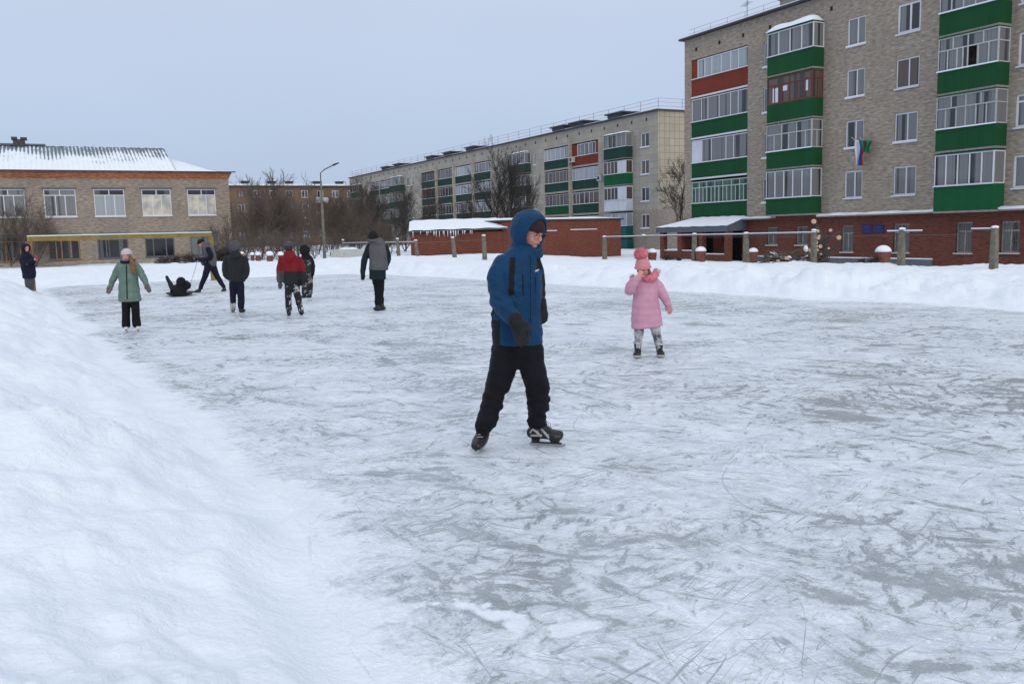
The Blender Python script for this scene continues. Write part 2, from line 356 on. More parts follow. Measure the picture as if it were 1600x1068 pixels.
def big_mesh(name,V,F,mat,attr=None):
    used=np.unique(F); remap=-np.ones(len(V),int); remap[used]=np.arange(len(used)); F=remap[F]; V=V[used]
    me=bpy.data.meshes.new(name); me.vertices.add(len(V)); me.vertices.foreach_set('co',V.astype(np.float32).ravel())
    me.loops.add(F.size); me.loops.foreach_set('vertex_index',F.astype(np.int32).ravel())
    me.polygons.add(len(F)); me.polygons.foreach_set('loop_start',np.arange(0,F.size,4,dtype=np.int32)); 
    me.polygons.foreach_set('use_smooth',[True]*len(F)); me.update(calc_edges=True)
    if attr is not None: a=me.attributes.new('edge','FLOAT','POINT'); a.data.foreach_set('value',attr[used].astype(np.float32))
    me.materials.append(M(mat)); me.validate(); o=bpy.data.objects.new(name,me); COL.objects.link(o); o['kind']='structure'; return o
VV=np.stack([GX,GY,GZ],-1).reshape(-1,3)
dd=GD.reshape(-1)
ED=GD.copy()
for (cx,cy,r,a) in CLUMPS: ED=np.maximum(ED,-.24-.22*(np.hypot(GX-cx,GY-cy)/(r*1.3))**1.5+.40*fbm(GX*6,GY*6,4,71))
ED=ED.reshape(-1)
# keep the snow sheet everywhere the ice is not, with a margin under the ice
keep=(dd[Fq]>-1.6).any(1)|((VV[:,2][Fq]>-.02).any(1))
Fs=Fq[keep][:,::-1]
o=big_mesh('snow_ground',np.concatenate([VV]),Fs,'snow')
VI=VV.copy(); VI[:,2]=0
keep=(dd[Fq]<.5).any(1)
big_mesh('ice_rink',VI,Fq[keep][:,::-1],'ice',ED)
# close the hole under the camera
c0=[(0,0,H_at(0,0))]; ring=[tuple(VV[i]) for i in idx[0]]
mesh_obj('snow_patch_ground',c0+ring,[(0,1+(i+1)%na,1+i) for i in range(na)],'snow',kind='structure',smooth=True)

# ---------------------------------------------------------------- facade kit
class Facade:
    """upright wall plane: O + u*U + z*Z + n*N (n outward)"""
    def __init__(s,O,U,N): s.O=Vector(O); s.U=Vector(U); s.N=Vector(N)
    def p(s,u,z,n=0): return s.O+s.U*u+Vector((0,0,z))+s.N*n
    def box(s,mb,u0,u1,z0,z1,n0,n1,m=0):
        V=[s.p(u,z,n) for z in (z0,z1) for n in (n0,n1) for u in (u0,u1)]
        a=V; return mb.add(a,[(0,1,3,2),(4,6,7,5),(0,4,5,1),(2,3,7,6),(0,2,6,4),(1,5,7,3)],m)
    def quad(s,mb,u0,u1,z0,z1,n,m=0): return mb.add([s.p(u0,z0,n),s.p(u1,z0,n),s.p(u1,z1,n),s.p(u0,z1,n)],[(0,1,2,3)],m)
def wall_holes(f,mb,u0,u1,z0,z1,holes,dep=.14,m=0,mr=None):
    us=sorted({u0,u1,*[h[0] for h in holes],*[h[1] for h in holes]}); zs=sorted({z0,z1,*[h[2] for h in holes],*[h[3] for h in holes]})
    us=[u for u in us if u0<=u<=u1]; zs=[z for z in zs if z0<=z<=z1]
    for i in range(len(us)-1):
        for j in range(len(zs)-1):
            uc=(us[i]+us[i+1])/2; zc=(zs[j]+zs[j+1])/2
            if any(h[0]<uc<h[1] and h[2]<zc<h[3] for h in holes): continue
            f.quad(mb,us[i],us[i+1],zs[j],zs[j+1],0,m)
    for h in holes:
        d=h[4] if len(h)>4 else dep; a,b,c,e_=h[:4]; q=m if mr is None else mr
        for A,B in (((a,c),(b,c)),((b,c),(b,e_)),((b,e_),(a,e_)),((a,e_),(a,c))):
            mb.add([f.p(*A,0),f.p(*B,0),f.p(*B,-d),f.p(*A,-d)],[(0,1,2,3)],q)
        if len(h)>5: f.quad(mb,a,b,c,e_,-d,h[5])
def frame_bars(f,mb,u0,u1,z0,z1,n,cols,transom=None,fw=.055,th=.05,lowsplit=None):
    f.box(mb,u0,u1,z0,z0+fw,n,n+th); f.box(mb,u0,u1,z1-fw,z1,n,n+th)
    f.box(mb,u0,u0+fw,z0+fw,z1-fw,n,n+th); f.box(mb,u1-fw,u1,z0+fw,z1-fw,n,n+th)
    for c in cols:
        u=u0+(u1-u0)*c; top=z1-fw if transom is None else (z0+(z1-z0)*transom if lowsplit!='full' else z1-fw)
        f.box(mb,u-fw/2,u+fw/2,z0+fw,top,n,n+th-.004)
    if transom is not None:
        z=z0+(z1-z0)*transom; f.box(mb,u0+fw,u1-fw,z-fw/2,z+fw/2,n,n+th-.002)
def window(f,parent,u0,u1,z0,z1,cols=(.5,),transom=None,fm='white_plastic',gm='glass',sill='white_plastic',rec=.10,topcols=(),fw=.055,name='window',grille=False,snow=False):
    mb=MB(); frame_bars(f,mb,u0,u1,z0,z1,-rec,cols,transom,fw)
    for c in topcols:
        u=u0+(u1-u0)*c; z=z0+(z1-z0)*transom; f.box(mb,u-fw/2,u+fw/2,z+fw/2,z1-fw,-rec,-rec+.045)
    w=mb.build(name,fm,parent)
    q=MB(); f.quad(q,u0+fw/2,u1-fw/2,z0+fw/2,z1-fw/2,-rec+.018); q.build('pane',gm,w)
    if sill: s=MB(); f.box(s,u0-.06,u1+.06,z0-.075,z0-.003,-rec+.02,.09); s.build('sill',sill,w)
    if snow: s=MB(); f.box(s,u0-.05,u1+.05,z0-.003,z0+.05,-rec+.055,.08); s.build('snow_strip','roof_snow',w)
    if grille:
        g=MB()
        for k in range(7): u=u0+(u1-u0)*(k+.5)/7; g.tube([f.p(u,z0,-.03),f.p(u,z1,-.03)],.010,4)
        for k in range(4):
            z=z0+(z1-z0)*(k+.5)/4; g.tube([f.p(u0,z,-.025),f.p(u1,z,-.025)],.010,4)
        for k in range(6): u=u0+(u1-u0)*k/6; g.tube([f.p(u,z0,-.02),f.p(min(u1,u+(u1-u0)*.45),z1,-.02)],.007,3)
        g.build('grille','rust_pipe',w)
    return w

# ================================================================ RIGHT BLOCK (brown-grey brick, five storeys)
XR=40.66
rb=empty('apartment_building',(XR,38,-.8),'five storey grey-brown brick apartment block with green balconies and red brick ground floor','apartment building')
F1=Facade((XR,0,0),(0,1,0),(-1,0,0))
FL=[2.27+2.8*k for k in range(4)]
holes=[]
holes.append((44.85,50.56,2.27,13.15,.28,2))
W1=(35.56,36.80); W2=(32.07,33.49); W3=(25.3,26.74)
for k in range(4):
    z=FL[k]
    holes+= [(W1[0],W1[1],z+.78,z+2.28),(W2[0],W2[1],z+.78,z+2.28),(W3[0],W3[1],z+.80,z+2.30)]
holes+=[(43.05,43.42,z+.8,z+2.3) for z in FL]
def stair_windows(): pass
mb=MB(); wall_holes(F1,mb,14,51.29,2.20,14.62,holes,.16)
mb.add([(XR,51.29,-.9),(XR+12,51.29,-.9),(XR+12,51.29,14.62),(XR,51.29,14.62)],[(0,1,2,3)])
mb.add([(XR,14,-.9),(XR+12,14,-.9),(XR+12,14,14.62),(XR,14,14.62)],[(0,3,2,1)])
mb.add([(XR+12,51.29,-.9),(XR+12,14,-.9),(XR+12,14,14.62),(XR+12,51.29,14.62)],[(0,1,2,3)])
mb.build('wall',['tan_brick','tan_brick','interior_dark'],rb)
gh=[(42.06,43.0,.40,1.50,.2),(39.55,40.5,.40,1.50,.2),(36.1,36.95,.0,1.50,.2),(32.36,33.39,.0,1.52,.2),(28.72,29.63,.0,1.53,.2),(26.28,27.24,.03,1.52,.2),(45.3,47.3,-.7,1.4,.9,1),(48.2,49.9,-.2,1.3,.5,1)]
mb=MB(); wall_holes(F1,mb,14,51.29,-.9,2.20,gh,.2)
mb.build('ground_floor_wall',['red_brick','interior_dark'],rb)
for g in gh[:6]: window(F1,rb,g[0],g[1],g[2],g[3],(.5,),.70,'old_white_paint','glass','old_white_paint',.16,grille=True,fw=.07)
mb=MB(); F1.box(mb,30.9,44.3,-.9,-.36,0.003,.10); mb.build('plinth','plinth_grey',rb)
mb=MB(); F1.box(mb,30.9,44.3,-.36,-.30,0.003,.14); mb.build('plinth_snow','roof_snow',rb)
# roof
mb=MB(); mb.box((XR-.35,13.9,14.62),(XR+12.3,51.55,14.74)); mb.build('roof','roof_edge',rb)
mb=MB(); mb.box((XR-.30,14,14.743),(XR+12.2,51.5,14.80)); mb.build('roof_snow','roof_snow',rb)
mb=MB()
for y in np.arange(20,51.4,1.7): mb.tube([(XR+.3,y,14.8),(XR+.3,y,15.35)],.012,4)
for z in (15.08,15.35): mb.tube([(XR+.3,20,z),(XR+.3,51.2,z)],.010,4)
mb.build('roof_railing','rust_pipe',rb)
mb=MB(); mb.box((XR+.1,40.6,14.8),(XR+.9,42.2,15.25)); mb.box((XR-.0,40.5,15.25),(XR+1.0,42.3,15.33)); mb.build('roof_vent','concrete',rb)
an=empty('aerial',(XR+1.2,46.3,14.8),'thin television aerial standing on roof edge of brown-grey brick apartment block','aerial')
mb=MB(); mb.tube([(XR+1.2,46.3,14.8),(XR+1.2,46.3,16.5)],.022,5); mb.build('mast','dark_metal',an)
mb=MB(); mb.tube([(XR+.9,45.8,16.1),(XR+1.5,46.9,16.1)],.014,4)
for k in range(5): y=45.85+k*.25; mb.tube([(XR+.75+k*.13,y+.2,16.1),(XR+1.2+k*.1,y-.1,16.1)],.01,4)
mb.build('dipole','dark_metal',an)
# drain holes under the roof
for y in (50.0,47.6,45.3,42.9,38.0,34.6): mb=MB(); F1.box(mb,y-.07,y+.07,13.70,13.92,-.02,.05); mb.build('roof_drain','interior_dark',rb)
# windows
for k,z in enumerate(FL):
    window(F1,rb,*W1,z+.78,z+2.28,(.45,),None,'white_plastic','glass',snow=k in(1,2,3),fw=.07)
    window(F1,rb,*W2,z+.78,z+2.28,(.45,),None,'white_plastic','glass' if k!=2 else 'glass_brown',fw=.11 if k==3 else .07,snow=k==1)
    window(F1,rb,*W3,z+.80,z+2.30,(.5,),.78 if k==1 else None,'white_plastic','glass',fw=.09)
    window(F1,rb,43.05,43.42,z+.8,z+2.3,(),None,'white_plastic','glass',fw=.05,snow=True)
# loggia stack 1 (recessed bay)
LU0,LU1=44.85,50.56
def glazed(f,parent,name,u0,u1,z0,par_h,top,fm,gm,parm,cols,n=0.0,th=.06,wleft=0,wright=0,transom=None,slab=True,fillm=None,full=None,snow=True,side=None,sidecols=(),skip=None):
    """balcony/loggia front: parapet panel, slab, glazing frame, panes; 'side'=depth d of side returns"""
    pm=MB(); f.box(pm,u0,u1,z0,z0+par_h,n-th,n)
    if side:
        f.box(pm,u0,u0+th,z0,z0+par_h,n-side,n-th); f.box(pm,u1-th,u1,z0,z0+par_h,n-side,n-th)
        f.box(pm,u0,u1,z0-.1,z0-.003,n-side,n-.01,1)
        f.box(pm,u0+.02,u1-.02,top,top+.06,n-side,n+.03,2)
    else: f.box(pm,u0,u1,z0-.14,z0-.003,n-th,n-.008,1)
    if wleft: f.box(pm,u0,u0+wleft,z0+par_h+.002,top,n-th,n-.005,3)
    if wright: f.box(pm,u1-wright,u1,z0+par_h+.002,top,n-th,n-.005,3)
    b=pm.build(name,[parm,'concrete',parm,fillm or parm],parent)
    a,c=u0+wleft,u1-wright; zb=z0+par_h+.003
    g=MB(); frame_bars(f,g,a,c,zb,top,n-th,cols,transom,.06,.055)
    if full:
        for q in full: u=a+(c-a)*q; f.box(g,u-.03,u+.03,zb+(top-zb)*transom+.03,top-.06,n-th,n-.012)
    if side:
        fs=Facade(f.p(u0,0,n),-f.N,-f.U); frame_bars(fs,g,.003,side,zb,top,-.06,sidecols,transom,.055,.05)
        fs2=Facade(f.p(u1,0,n),-f.N,f.U); frame_bars(fs2,g,.003,side,zb,top,-.06,sidecols,transom,.055,.05)
    g.build('glazing_frame',fm,b)
    q=MB()
    if skip: 
        f.quad(q,a+.02,a+(c-a)*skip[0],zb+.02,top-.02,n-th+.02); f.quad(q,a+(c-a)*skip[1],c-.02,zb+.02,top-.02,n-th+.02)
        f.quad(q,a+(c-a)*skip[0],a+(c-a)*skip[1],zb+(top-zb)*transom,top-.02,n-th+.02)
    else: f.quad(q,a+.02,c-.02,zb+.02,top-.02,n-th+.02)
    if side: fs.quad(q,.02,side,zb+.02,top-.02,-.035); fs2.quad(q,.02,side,zb+.02,top-.02,-.035)
    q.build('pane',gm,b)
    if snow:
        s=MB(); f.box(s,u0-.02,u1+.02,zb-.02,zb+.035,n-.003,n+.09); s.build('snow_strip' if snow=='s' else 'sill','roof_snow' if snow=='s' else 'white_plastic',b)
    return b
z=FL
glazed(F1,rb,'loggia',LU0,LU1,z[3],1.16,z[3]+2.42,'white_plastic','glass_curtained','red_siding',(.19,.34,.52,.71,.85),wright=.62,n=-.05)
glazed(F1,rb,'loggia',LU0,LU1,z[2],1.05,z[2]+2.60,'white_plastic','glass','green_siding',(.17,.30,.5,.70,.82),n=-.05)
glazed(F1,rb,'loggia',LU0,LU1,z[1],1.02,z[1]+2.60,'white_plastic','glass','green_siding',(.30,.46,.78),wright=1.05,fillm='white_siding',n=-.05)
glazed(F1,rb,'loggia',LU0,LU1,z[0],1.02,z[0]+2.52,'pale_green_frame','glass_green','green_siding',(.07,.14,.21,.28,.36,.43,.5,.57,.64,.72,.79,.86,.93),transom=.72,full=(.14,.28,.43,.57,.72,.86),n=-.05)
for k in (1,2,3): mb=MB(); F1.box(mb,LU0+.01,LU1-.01,z[k]-.13,z[k]-.02,-.045,.03); mb.build('snow_strip','white_plastic',rb)
# balcony stack 2 (projecting)
B0,B1=38.51,42.20; D=.86
glazed(F1,rb,'balcony',B0,B1,z[3],1.10,z[3]+2.50,'white_plastic','glass','green_siding',(.25,.5,.75),n=D,side=D)
glazed(F1,rb,'balcony',B0,B1,z[2],1.05,z[2]+2.64,'brown_frame','glass_brown','green_siding',(.16,.33,.5,.66,.83),n=D,side=D,transom=.70,full=(.5,),sidecols=(.5,),snow=False)
glazed(F1,rb,'balcony',B0,B1,z[1],1.02,z[1]+2.64,'old_white_paint','glass','green_siding',(.14,.33,.5,.66,.83),n=D,side=D,transom=.62,full=(.33,.66),sidecols=(.5,),snow='s')
glazed(F1,rb,'balcony',B0,B1,z[0],.98,z[0]+2.64,'white_plastic','glass','green_siding',(.2,.4,.6,.8),n=D,side=D)
for a_ in ((41.3,41.75,z[2]+1.15,z[2]+2.0),(40.55,40.9,z[2]+1.75,z[2]+2.05),(38.9,39.1,z[2]+1.5,z[2]+2.1)): mb=MB(); F1.quad(mb,*a_,D-.035); mb.build('window_paper','white_plastic',rb)
# arched snow cap on top balcony
def snow_cap(f,parent,u0,u1,z0,n0,n1,h,name='snow_cap',mat='roof_snow'):
    mb=MB(); NU,NN=14,8; V=[];F=[]
    for i in range(NU+1):
        for j in range(NN+1):
            a=i/NU;b=j/NN; prof=(1-abs(2*b-1)**4)*(1-abs(2*a-1)**8)
            V.append(f.p(u0+(u1-u0)*a,z0+h*prof*(1-.45*b)*(1+.1*math.sin(a*9)),n0+(n1-n0)*b))
    for i in range(NU):
        for j in range(NN): q=i*(NN+1)+j; F.append((q,q+1,q+NN+2,q+NN+1))
    F.append(tuple([i*(NN+1) for i in range(NU+1)])); F.append(tuple([i*(NN+1)+NN for i in range(NU+1)])[::-1])
    F.append(tuple(range(NN+1))[::-1]); F.append(tuple(NU*(NN+1)+j for j in range(NN+1)))
    mb.add(V,F); return mb.build(name,mat,parent,smooth=True)
snow_cap(F1,rb,B0-.05,B1+.1,z[3]+2.57,-.0,D+.12,.52)
# balcony stack 3
E0,E1=27.14,30.32
glazed(F1,rb,'balcony',E0,E1,z[3],1.05,z[3]+2.45,'old_white_paint','glass','green_siding',(.2,.4,.6,.8),n=D,side=D,snow='s')
b3=glazed(F1,rb,'balcony',E0,E1,z[2]+.0,1.05,z[2]+2.64,'old_white_paint','glass','green_siding',(.16,.33,.5,.58,.68,.84),n=D,side=D,transom=.62,full=(.25,.5,.75),snow='s',skip=(.36,.48))
glazed(F1,rb,'balcony',E0,E1,z[1],1.05,z[1]+2.64,'grey_siding','glass','green_siding',(.16,.33,.5,.66,.84),n=D,side=D,transom=.62,full=(.25,.5,.75),snow='s',fillm='grey_siding')
glazed(F1,rb,'balcony',E0,E1,z[0]-.17,1.22,z[0]+2.60,'white_plastic','glass','bright_green_siding',(.2,.4,.6,.8),n=D,side=D)
mb=MB(); F1.quad(mb,28.2,28.9,z[2]+.1,z[2]+2.2,.02); mb.build('balcony_door','interior_dark',rb)
# ledge with snow
mb=MB(); sm=MB()
for a,b in ((14,E0-.02),(E1+.02,B0-.02),(B1+.02,LU0+.2)):
    F1.box(mb,a,b,2.02,2.09,.003,.42); 
    V=[];n=max(2,int((b-a)/.35))
    for i in range(n+1):
        u=a+(b-a)*i/n; w=.02*math.sin(i*1.7)+.02*math.sin(i*.7+1); V+=[F1.p(u,2.093,.003),F1.p(u,2.093,.43+w),F1.p(u,2.15+w,.44+w),F1.p(u,2.22+w,.2),F1.p(u,2.23+w,.003)]
    F=[]
    for i in range(n):
        for j in range(4): q=i*5+j; F.append((q,q+1,q+6,q+5))
    F+=[tuple(range(5))[::-1],tuple(n*5+j for j in range(5))]; sm.add(V,F)
mb.build('ledge','concrete',rb); sm.build('ledge_snow','roof_snow',rb)
# entrance canopy
cp=MB(); fx=1.72
P=lambda u,z,n:F1.p(u,z,n)
cp.add([P(44.85,2.2,.003),P(50.4,2.2,.003),P(52.4,1.66,fx),P(44.85,1.66,fx),P(44.85,1.36,.003),P(44.85,1.30,fx),P(52.4,1.30,fx),P(52.4,1.36,.003),P(51.4,2.1,.003)],
 [(0,4,5,3),(3,5,6,2),(2,6,7,8,1),(4,7,6,5)])
can=cp.build('canopy','fascia_blue',rb)
sp=MB(); V=[];NU,NN=16,6
for i in range(NU+1):
    for j in range(NN+1):
        a=i/NU;b=j/NN; u0=44.80; u1=50.45+(52.45-50.45)*b
        V.append(P(u0+(u1-u0)*a,2.22+(1.68-2.22)*b+.10*(1-b**6)*(1-abs(2*a-1)**10)+.015*math.sin(i*2.1+j),.004+(fx+.03)*b))
F=[(i*(NN+1)+j,i*(NN+1)+j+1,(i+1)*(NN+1)+j+1,(i+1)*(NN+1)+j) for i in range(NU) for j in range(NN)]
sp.add(V,F); sp.build('canopy_snow','roof_snow',can,smooth=True)
for u in (45.0,47.6,49.9,51.9): mb=MB(); F1.box(mb,u-.2,u+.2,-.9,1.33,1.25,1.6); mb.build('porch_column','red_brick',rb)
for a_,b_,t0 in ((48.0,52.1,.02),(45.2,47.4,-.2)):
    mb=MB(); F1.box(mb,a_,b_,-.9,t0,1.3,1.5); q_=mb.build('porch_wall','red_brick',rb); mb=MB(); F1.box(mb,a_,b_,t0+.002,t0+.06,1.28,1.52); mb.build('snow_strip','roof_snow',q_)
mb=MB(); F1.box(mb,44.9,51.2,-.95,-.80,.01,1.7); mb.build('porch_floor','concrete',rb)
# plaques beside the window
for i,(a,b) in enumerate(((34.78,35.45),(33.98,34.65))):
    s=empty('notice_board',F1.p((a+b)/2,1.28,.02),('left' if i==0 else 'right')+' one of two small dark blue boards on red brick ground floor wall','sign','blue boards on the red brick wall')
    mb=MB(); F1.box(mb,a,b,1.04,1.50,.004,.04); mb.build('board','blue_board',s)
    mb=MB(); F1.box(mb,a+.12,b-.12,1.36,1.41,.041,.046); F1.box(mb,a+.2,b-.2,1.27,1.30,.041,.046); F1.box(mb,a+.08,b-.08,1.14,1.17,.041,.046); mb.build('lettering','flag_blue',s)
# flags
def flag(name,label,u,zt,zb,bands,lean,horiz=False):
    f=empty(name,F1.p(u,zt,.0),label,'flag')
    mb=MB(); mb.tube([F1.p(u,zt-.35,0),F1.p(u+lean,zt+.35,.75)],.018,6); mb.build('pole','old_white_paint',f)
    mb=MB(); n=18; V=[];F=[];mi=[]
    for i in range(n+1):
        a=i/n
        for j in range(13):
            b=j/12; zz=zt+.2-(zt+.2-zb)*b; V.append(F1.p(u+lean*.6+(.05-a)*.62*(1-.2*b)+.05*math.sin(b*6+a*5),zz-.1*a,.5+.09*math.sin(a*13+b*2)-.1*b))
    for i in range(n):
        for j in range(12): q=i*13+j; F.append((q,q+1,q+14,q+13)); mi.append(min(2,int((i+.5)/n*3)))
    mesh_obj('cloth',V,F,bands,f,midx=mi,smooth=True)
flag('flag','white blue and red striped flag hanging limp from brick wall between windows',35.45,6.0,4.85,['flag_white','flag_blue','flag_red'],.25)
flag('flag','small green flag half hidden behind white blue and red flag',35.18,5.95,5.5,['flag_green','flag_green','flag_green'],-.05)

# ================================================================ WHITE PANEL BLOCK
XW=54.97; Y0,Y1=73.57,177.2; ZT=13.35
wb=empty('apartment_building',(XW,120,-.8),'long pale panel apartment block with dark green loggias and beige tiled end wall','apartment building')
F2=Facade((XW,0,0),(0,1,0),(-1,0,0))
SL=[.85,3.62,6.37,9.12]
def uat(px,py=250):
    v=ray(px,py); return float((C0+v*(XW/v[0]))[1])
cols_log=[(84.6,90.3),(90.75,96.9)]+[tuple(sorted((uat(a),uat(b)))) for a,b in ((739.6,768),(710,737.7),(682,707.5),(657,680),(591,607),(575,590))]
cols_bal=[(78.0,82.2)]+[tuple(sorted((uat(a),uat(b)))) for a,b in ((803,829),(613,631),(551,565))]
cols_win=[(75.1,76.5)]+[tuple(sorted((uat(a),uat(b)))) for a,b in ((833.5,837),(773,776),(782,786),(792,796),(634,638),(641,644),(568,571))]
holes=[(a,b,s,s+2.55,.3,2) for a,b in cols_log for s in SL]+[(a,b,s+.85,s+2.3) for a,b in cols_win for s in SL]
mb=MB(); up=[h for h in holes if h[3]>3.7]; wall_holes(F2,mb,Y0,Y1,3.60,ZT,up,.16,0)
lo=[h for h in holes if h[3]<3.6]; wall_holes(F2,mb,Y0,Y1,-1,3.60,lo,.16,1)
mb.add([(XW,Y0,-1),(XW+12,Y0,-1),(XW+12,Y0,3.6),(XW,Y0,3.6)],[(0,3,2,1)],1)
mb.add([(XW,Y0,3.6),(XW+12,Y0,3.6),(XW+12,Y0,ZT),(XW,Y0,ZT)],[(0,3,2,1)],3)
mb.add([(XW,Y1,-1),(XW+12,Y1,-1),(XW+12,Y1,ZT),(XW,Y1,ZT)],[(0,1,2,3)],0)
mb.add([(XW+12,Y0,-1),(XW+12,Y1,-1),(XW+12,Y1,ZT),(XW+12,Y0,ZT)],[(0,1,2,3)],0)
mb.build('wall',['pale_block','tan_brick','interior_dark','tile_panel'],wb)
mb=MB(); mb.box((XW-.3,Y0-.3,ZT),(XW+12.3,Y1+.3,ZT+.13)); mb.build('roof','roof_edge',wb)
mb=MB(); mb.box((XW-.2,Y0-.2,ZT+.133),(XW+12.2,Y1+.2,ZT+.2)); mb.build('roof_snow','roof_snow',wb)
mb=MB()
for y in np.arange(Y0+.2,Y1,3.0): mb.tube([(XW+.2,y,ZT+.1),(XW+.2,y,ZT+1.25)],.022,4)
for x in np.arange(XW+3.2,XW+12,3.0): mb.tube([(x,Y0+.2,ZT+.1),(x,Y0+.2,ZT+1.25)],.022,4)
for zz in (.5,.88,1.25): mb.tube([(XW+.2,Y1,ZT+zz),(XW+.2,Y0+.2,ZT+zz),(XW+12,Y0+.2,ZT+zz)],.016,4)
mb.build('roof_railing','rust_pipe',wb)
for px in (964,905,875,736,700,672,620,600):
    u=uat(px,200); mb=MB(); mb.box((XW-.35,u-1.3,ZT+.2),(XW+1.6,u+1.3,ZT+.55)); mb.box((XW-.5,u-1.7,ZT+.55),(XW+1.9,u+1.7,ZT+.68)); mb.build('roof_hatch',['roof_edge'],wb)
for u in np.arange(75.5,Y1,2.6): mb=MB(); F2.box(mb,u-.08,u+.08,12.55,12.85,-.02,.04); mb.build('roof_drain','interior_dark',wb)
rr=random.Random(5)
for i,(a,b) in enumerate(cols_win):
    for k,s in enumerate(SL):
        if a>100 and k==0: continue
        window(F2,wb,a,b,s+.85,s+2.3,(.5,),None,'white_plastic',rr.choice(['glass','glass_dark','glass_brown']),fw=.09,snow=True)
for i,(a,b) in enumerate(cols_log):
    for k,s in enumerate(SL):
        if k==0 and i>1: continue
        parm='dark_green_siding'; fm='white_plastic'; gm=rr.choice(['glass','glass_curtained','glass_brown','glass']); cols=(.2,.36,.55,.74,.87); wl_=wr_=0; fill=None; tp=s+2.4
        if i==0 and k==3: parm='red_siding'; wl_=.6; wr_=1.2; cols=(.18,.38,.6,.8); gm='glass'
        if i==1 and k in(1,2): cols=(.14,.28,.42,.56,.7,.84); fm='old_white_paint'; gm='glass_brown'
        if i==1 and k==1: parm='green_siding'
        if i==1 and k==3: gm='glass_curtained'
        if i==4 and k==3: fm='old_white_paint'; cols=(.1,.2,.3,.4,.5,.6,.7,.8,.9); gm='glass_brown'
        if i in(4,5) and k<3 or (i==5): gm='glass_dark'; fm='brown_frame' if i==5 else 'old_white_paint'
        glazed(F2,wb,'loggia',a,b,s,1.05,tp,fm,gm,parm,cols,wleft=wl_,wright=wr_,n=-.06,snow='w')
for i,(a,b) in enumerate(cols_bal):
    for k,s in enumerate(SL):
        if k==0 and i: continue
        d=.85
        if i==0:
            spec={3:('dark_green_siding','old_white_paint','glass',(.2,.4,.6,.8),0,None),2:('bright_green_siding','white_plastic','glass_brown',(.25,.5,.75),1.55,'white_siding'),1:('white_siding','white_plastic','glass_brown',(.25,.5,.75),1.55,'white_siding'),0:('teal_siding','white_plastic','glass_curtained',(.33,.66),0,None)}[k]
        else: spec=('dark_green_siding','white_plastic' if i==1 else 'old_white_paint','glass' if i<3 else 'glass_dark',(.25,.5,.75),0,None)
        glazed(F2,wb,'balcony',a,b,s,1.15,s+2.5,spec[1],spec[2],spec[0],spec[3],wleft=spec[4],fillm=spec[5],n=d,side=d,snow='w' if i==0 else False)
    snow_cap(F2,wb,a-.05,b+.05,SL[3]+2.57,0,.98,.25)
for a,b in ((90.42,90.66),(cols_log[2][0]-.3,cols_log[2][0]-.1),(cols_log[3][0]-.42,cols_log[3][0]-.15),(cols_log[4][0]-.5,cols_log[4][0]-.15),(cols_log[5][0]-.6,cols_log[5][0]-.2)): mb=MB(); F2.box(mb,a,b,-.5,12.2,-.05,.28); mb.build('loggia_divider','pale_block',wb)
for (u,z_) in ((89.9,9.55),(84.0,7.05)):
    ac=MB(); F2.box(ac,u-.42,u+.42,z_,z_+.62,.03,.36); o_=ac.build('air_conditioner','old_white_paint',wb)
    g=MB(); g.tube([F2.p(u+.08,z_+.31,.36),F2.p(u+.08,z_+.31,.375)],.22,14); g.build('fan_grille','dark_metal',o_)
mb=MB(); F2.box(mb,77.95,82.25,-1,.60,0,.8); mb.build('balcony_base','teal_siding',wb)

# ================================================================ SCHOOL
YS=71.26; XE=12.50; XL=-24
sb=empty('school_building',(-5,YS,0),'two storey tan brick school with white windows and snowy corrugated roof','school')
F3=Facade((0,YS,0),(1,0,0),(0,-1,0))
wc=[10.44-3.21*k for k in range(11)]
holes=[]
for c in wc: holes+=[(c-1.03,c+1.03,3.48,5.42),(c-1.03,c+1.03,.42,2.14)]
mb=MB(); wall_holes(F3,mb,XL,XE,-.3,6.16,holes,.16)
mb.add([(XE,YS,-.3),(XE,YS+13,-.3),(XE,YS+13,6.16),(XE,YS,6.16)],[(0,1,2,3)])
mb.add([(XL,YS,-.3),(XL,YS+13,-.3),(XL,YS+13,6.16),(XL,YS,6.16)],[(0,3,2,1)]); mb.add([(XL,YS+13,-.3),(XE,YS+13,-.3),(XE,YS+13,6.16),(XL,YS+13,6.16)],[(0,3,2,1)])
mb.build('wall','school_brick',sb)
mb=MB()
for i in range(4): o=.06*i; mb.box((XL-o,YS-.02-o,6.16+i*.13),(XE+.02+o,YS+13+o,6.16+(i+1)*.13))
mb.build('cornice','cornice_brick',sb)
mb=MB(); F3.box(mb,XL,XE+.01,-.3,.33,0.003,.07); mb.build('plinth','tan_brick',sb)
for c in wc:
    for z0_,z1_ in ((2.14,2.30),(5.42,5.56)): mb=MB(); F3.box(mb,c-1.15,c+1.15,z0_,z1_,.003,.04); mb.build('lintel','plinth_grey',sb)
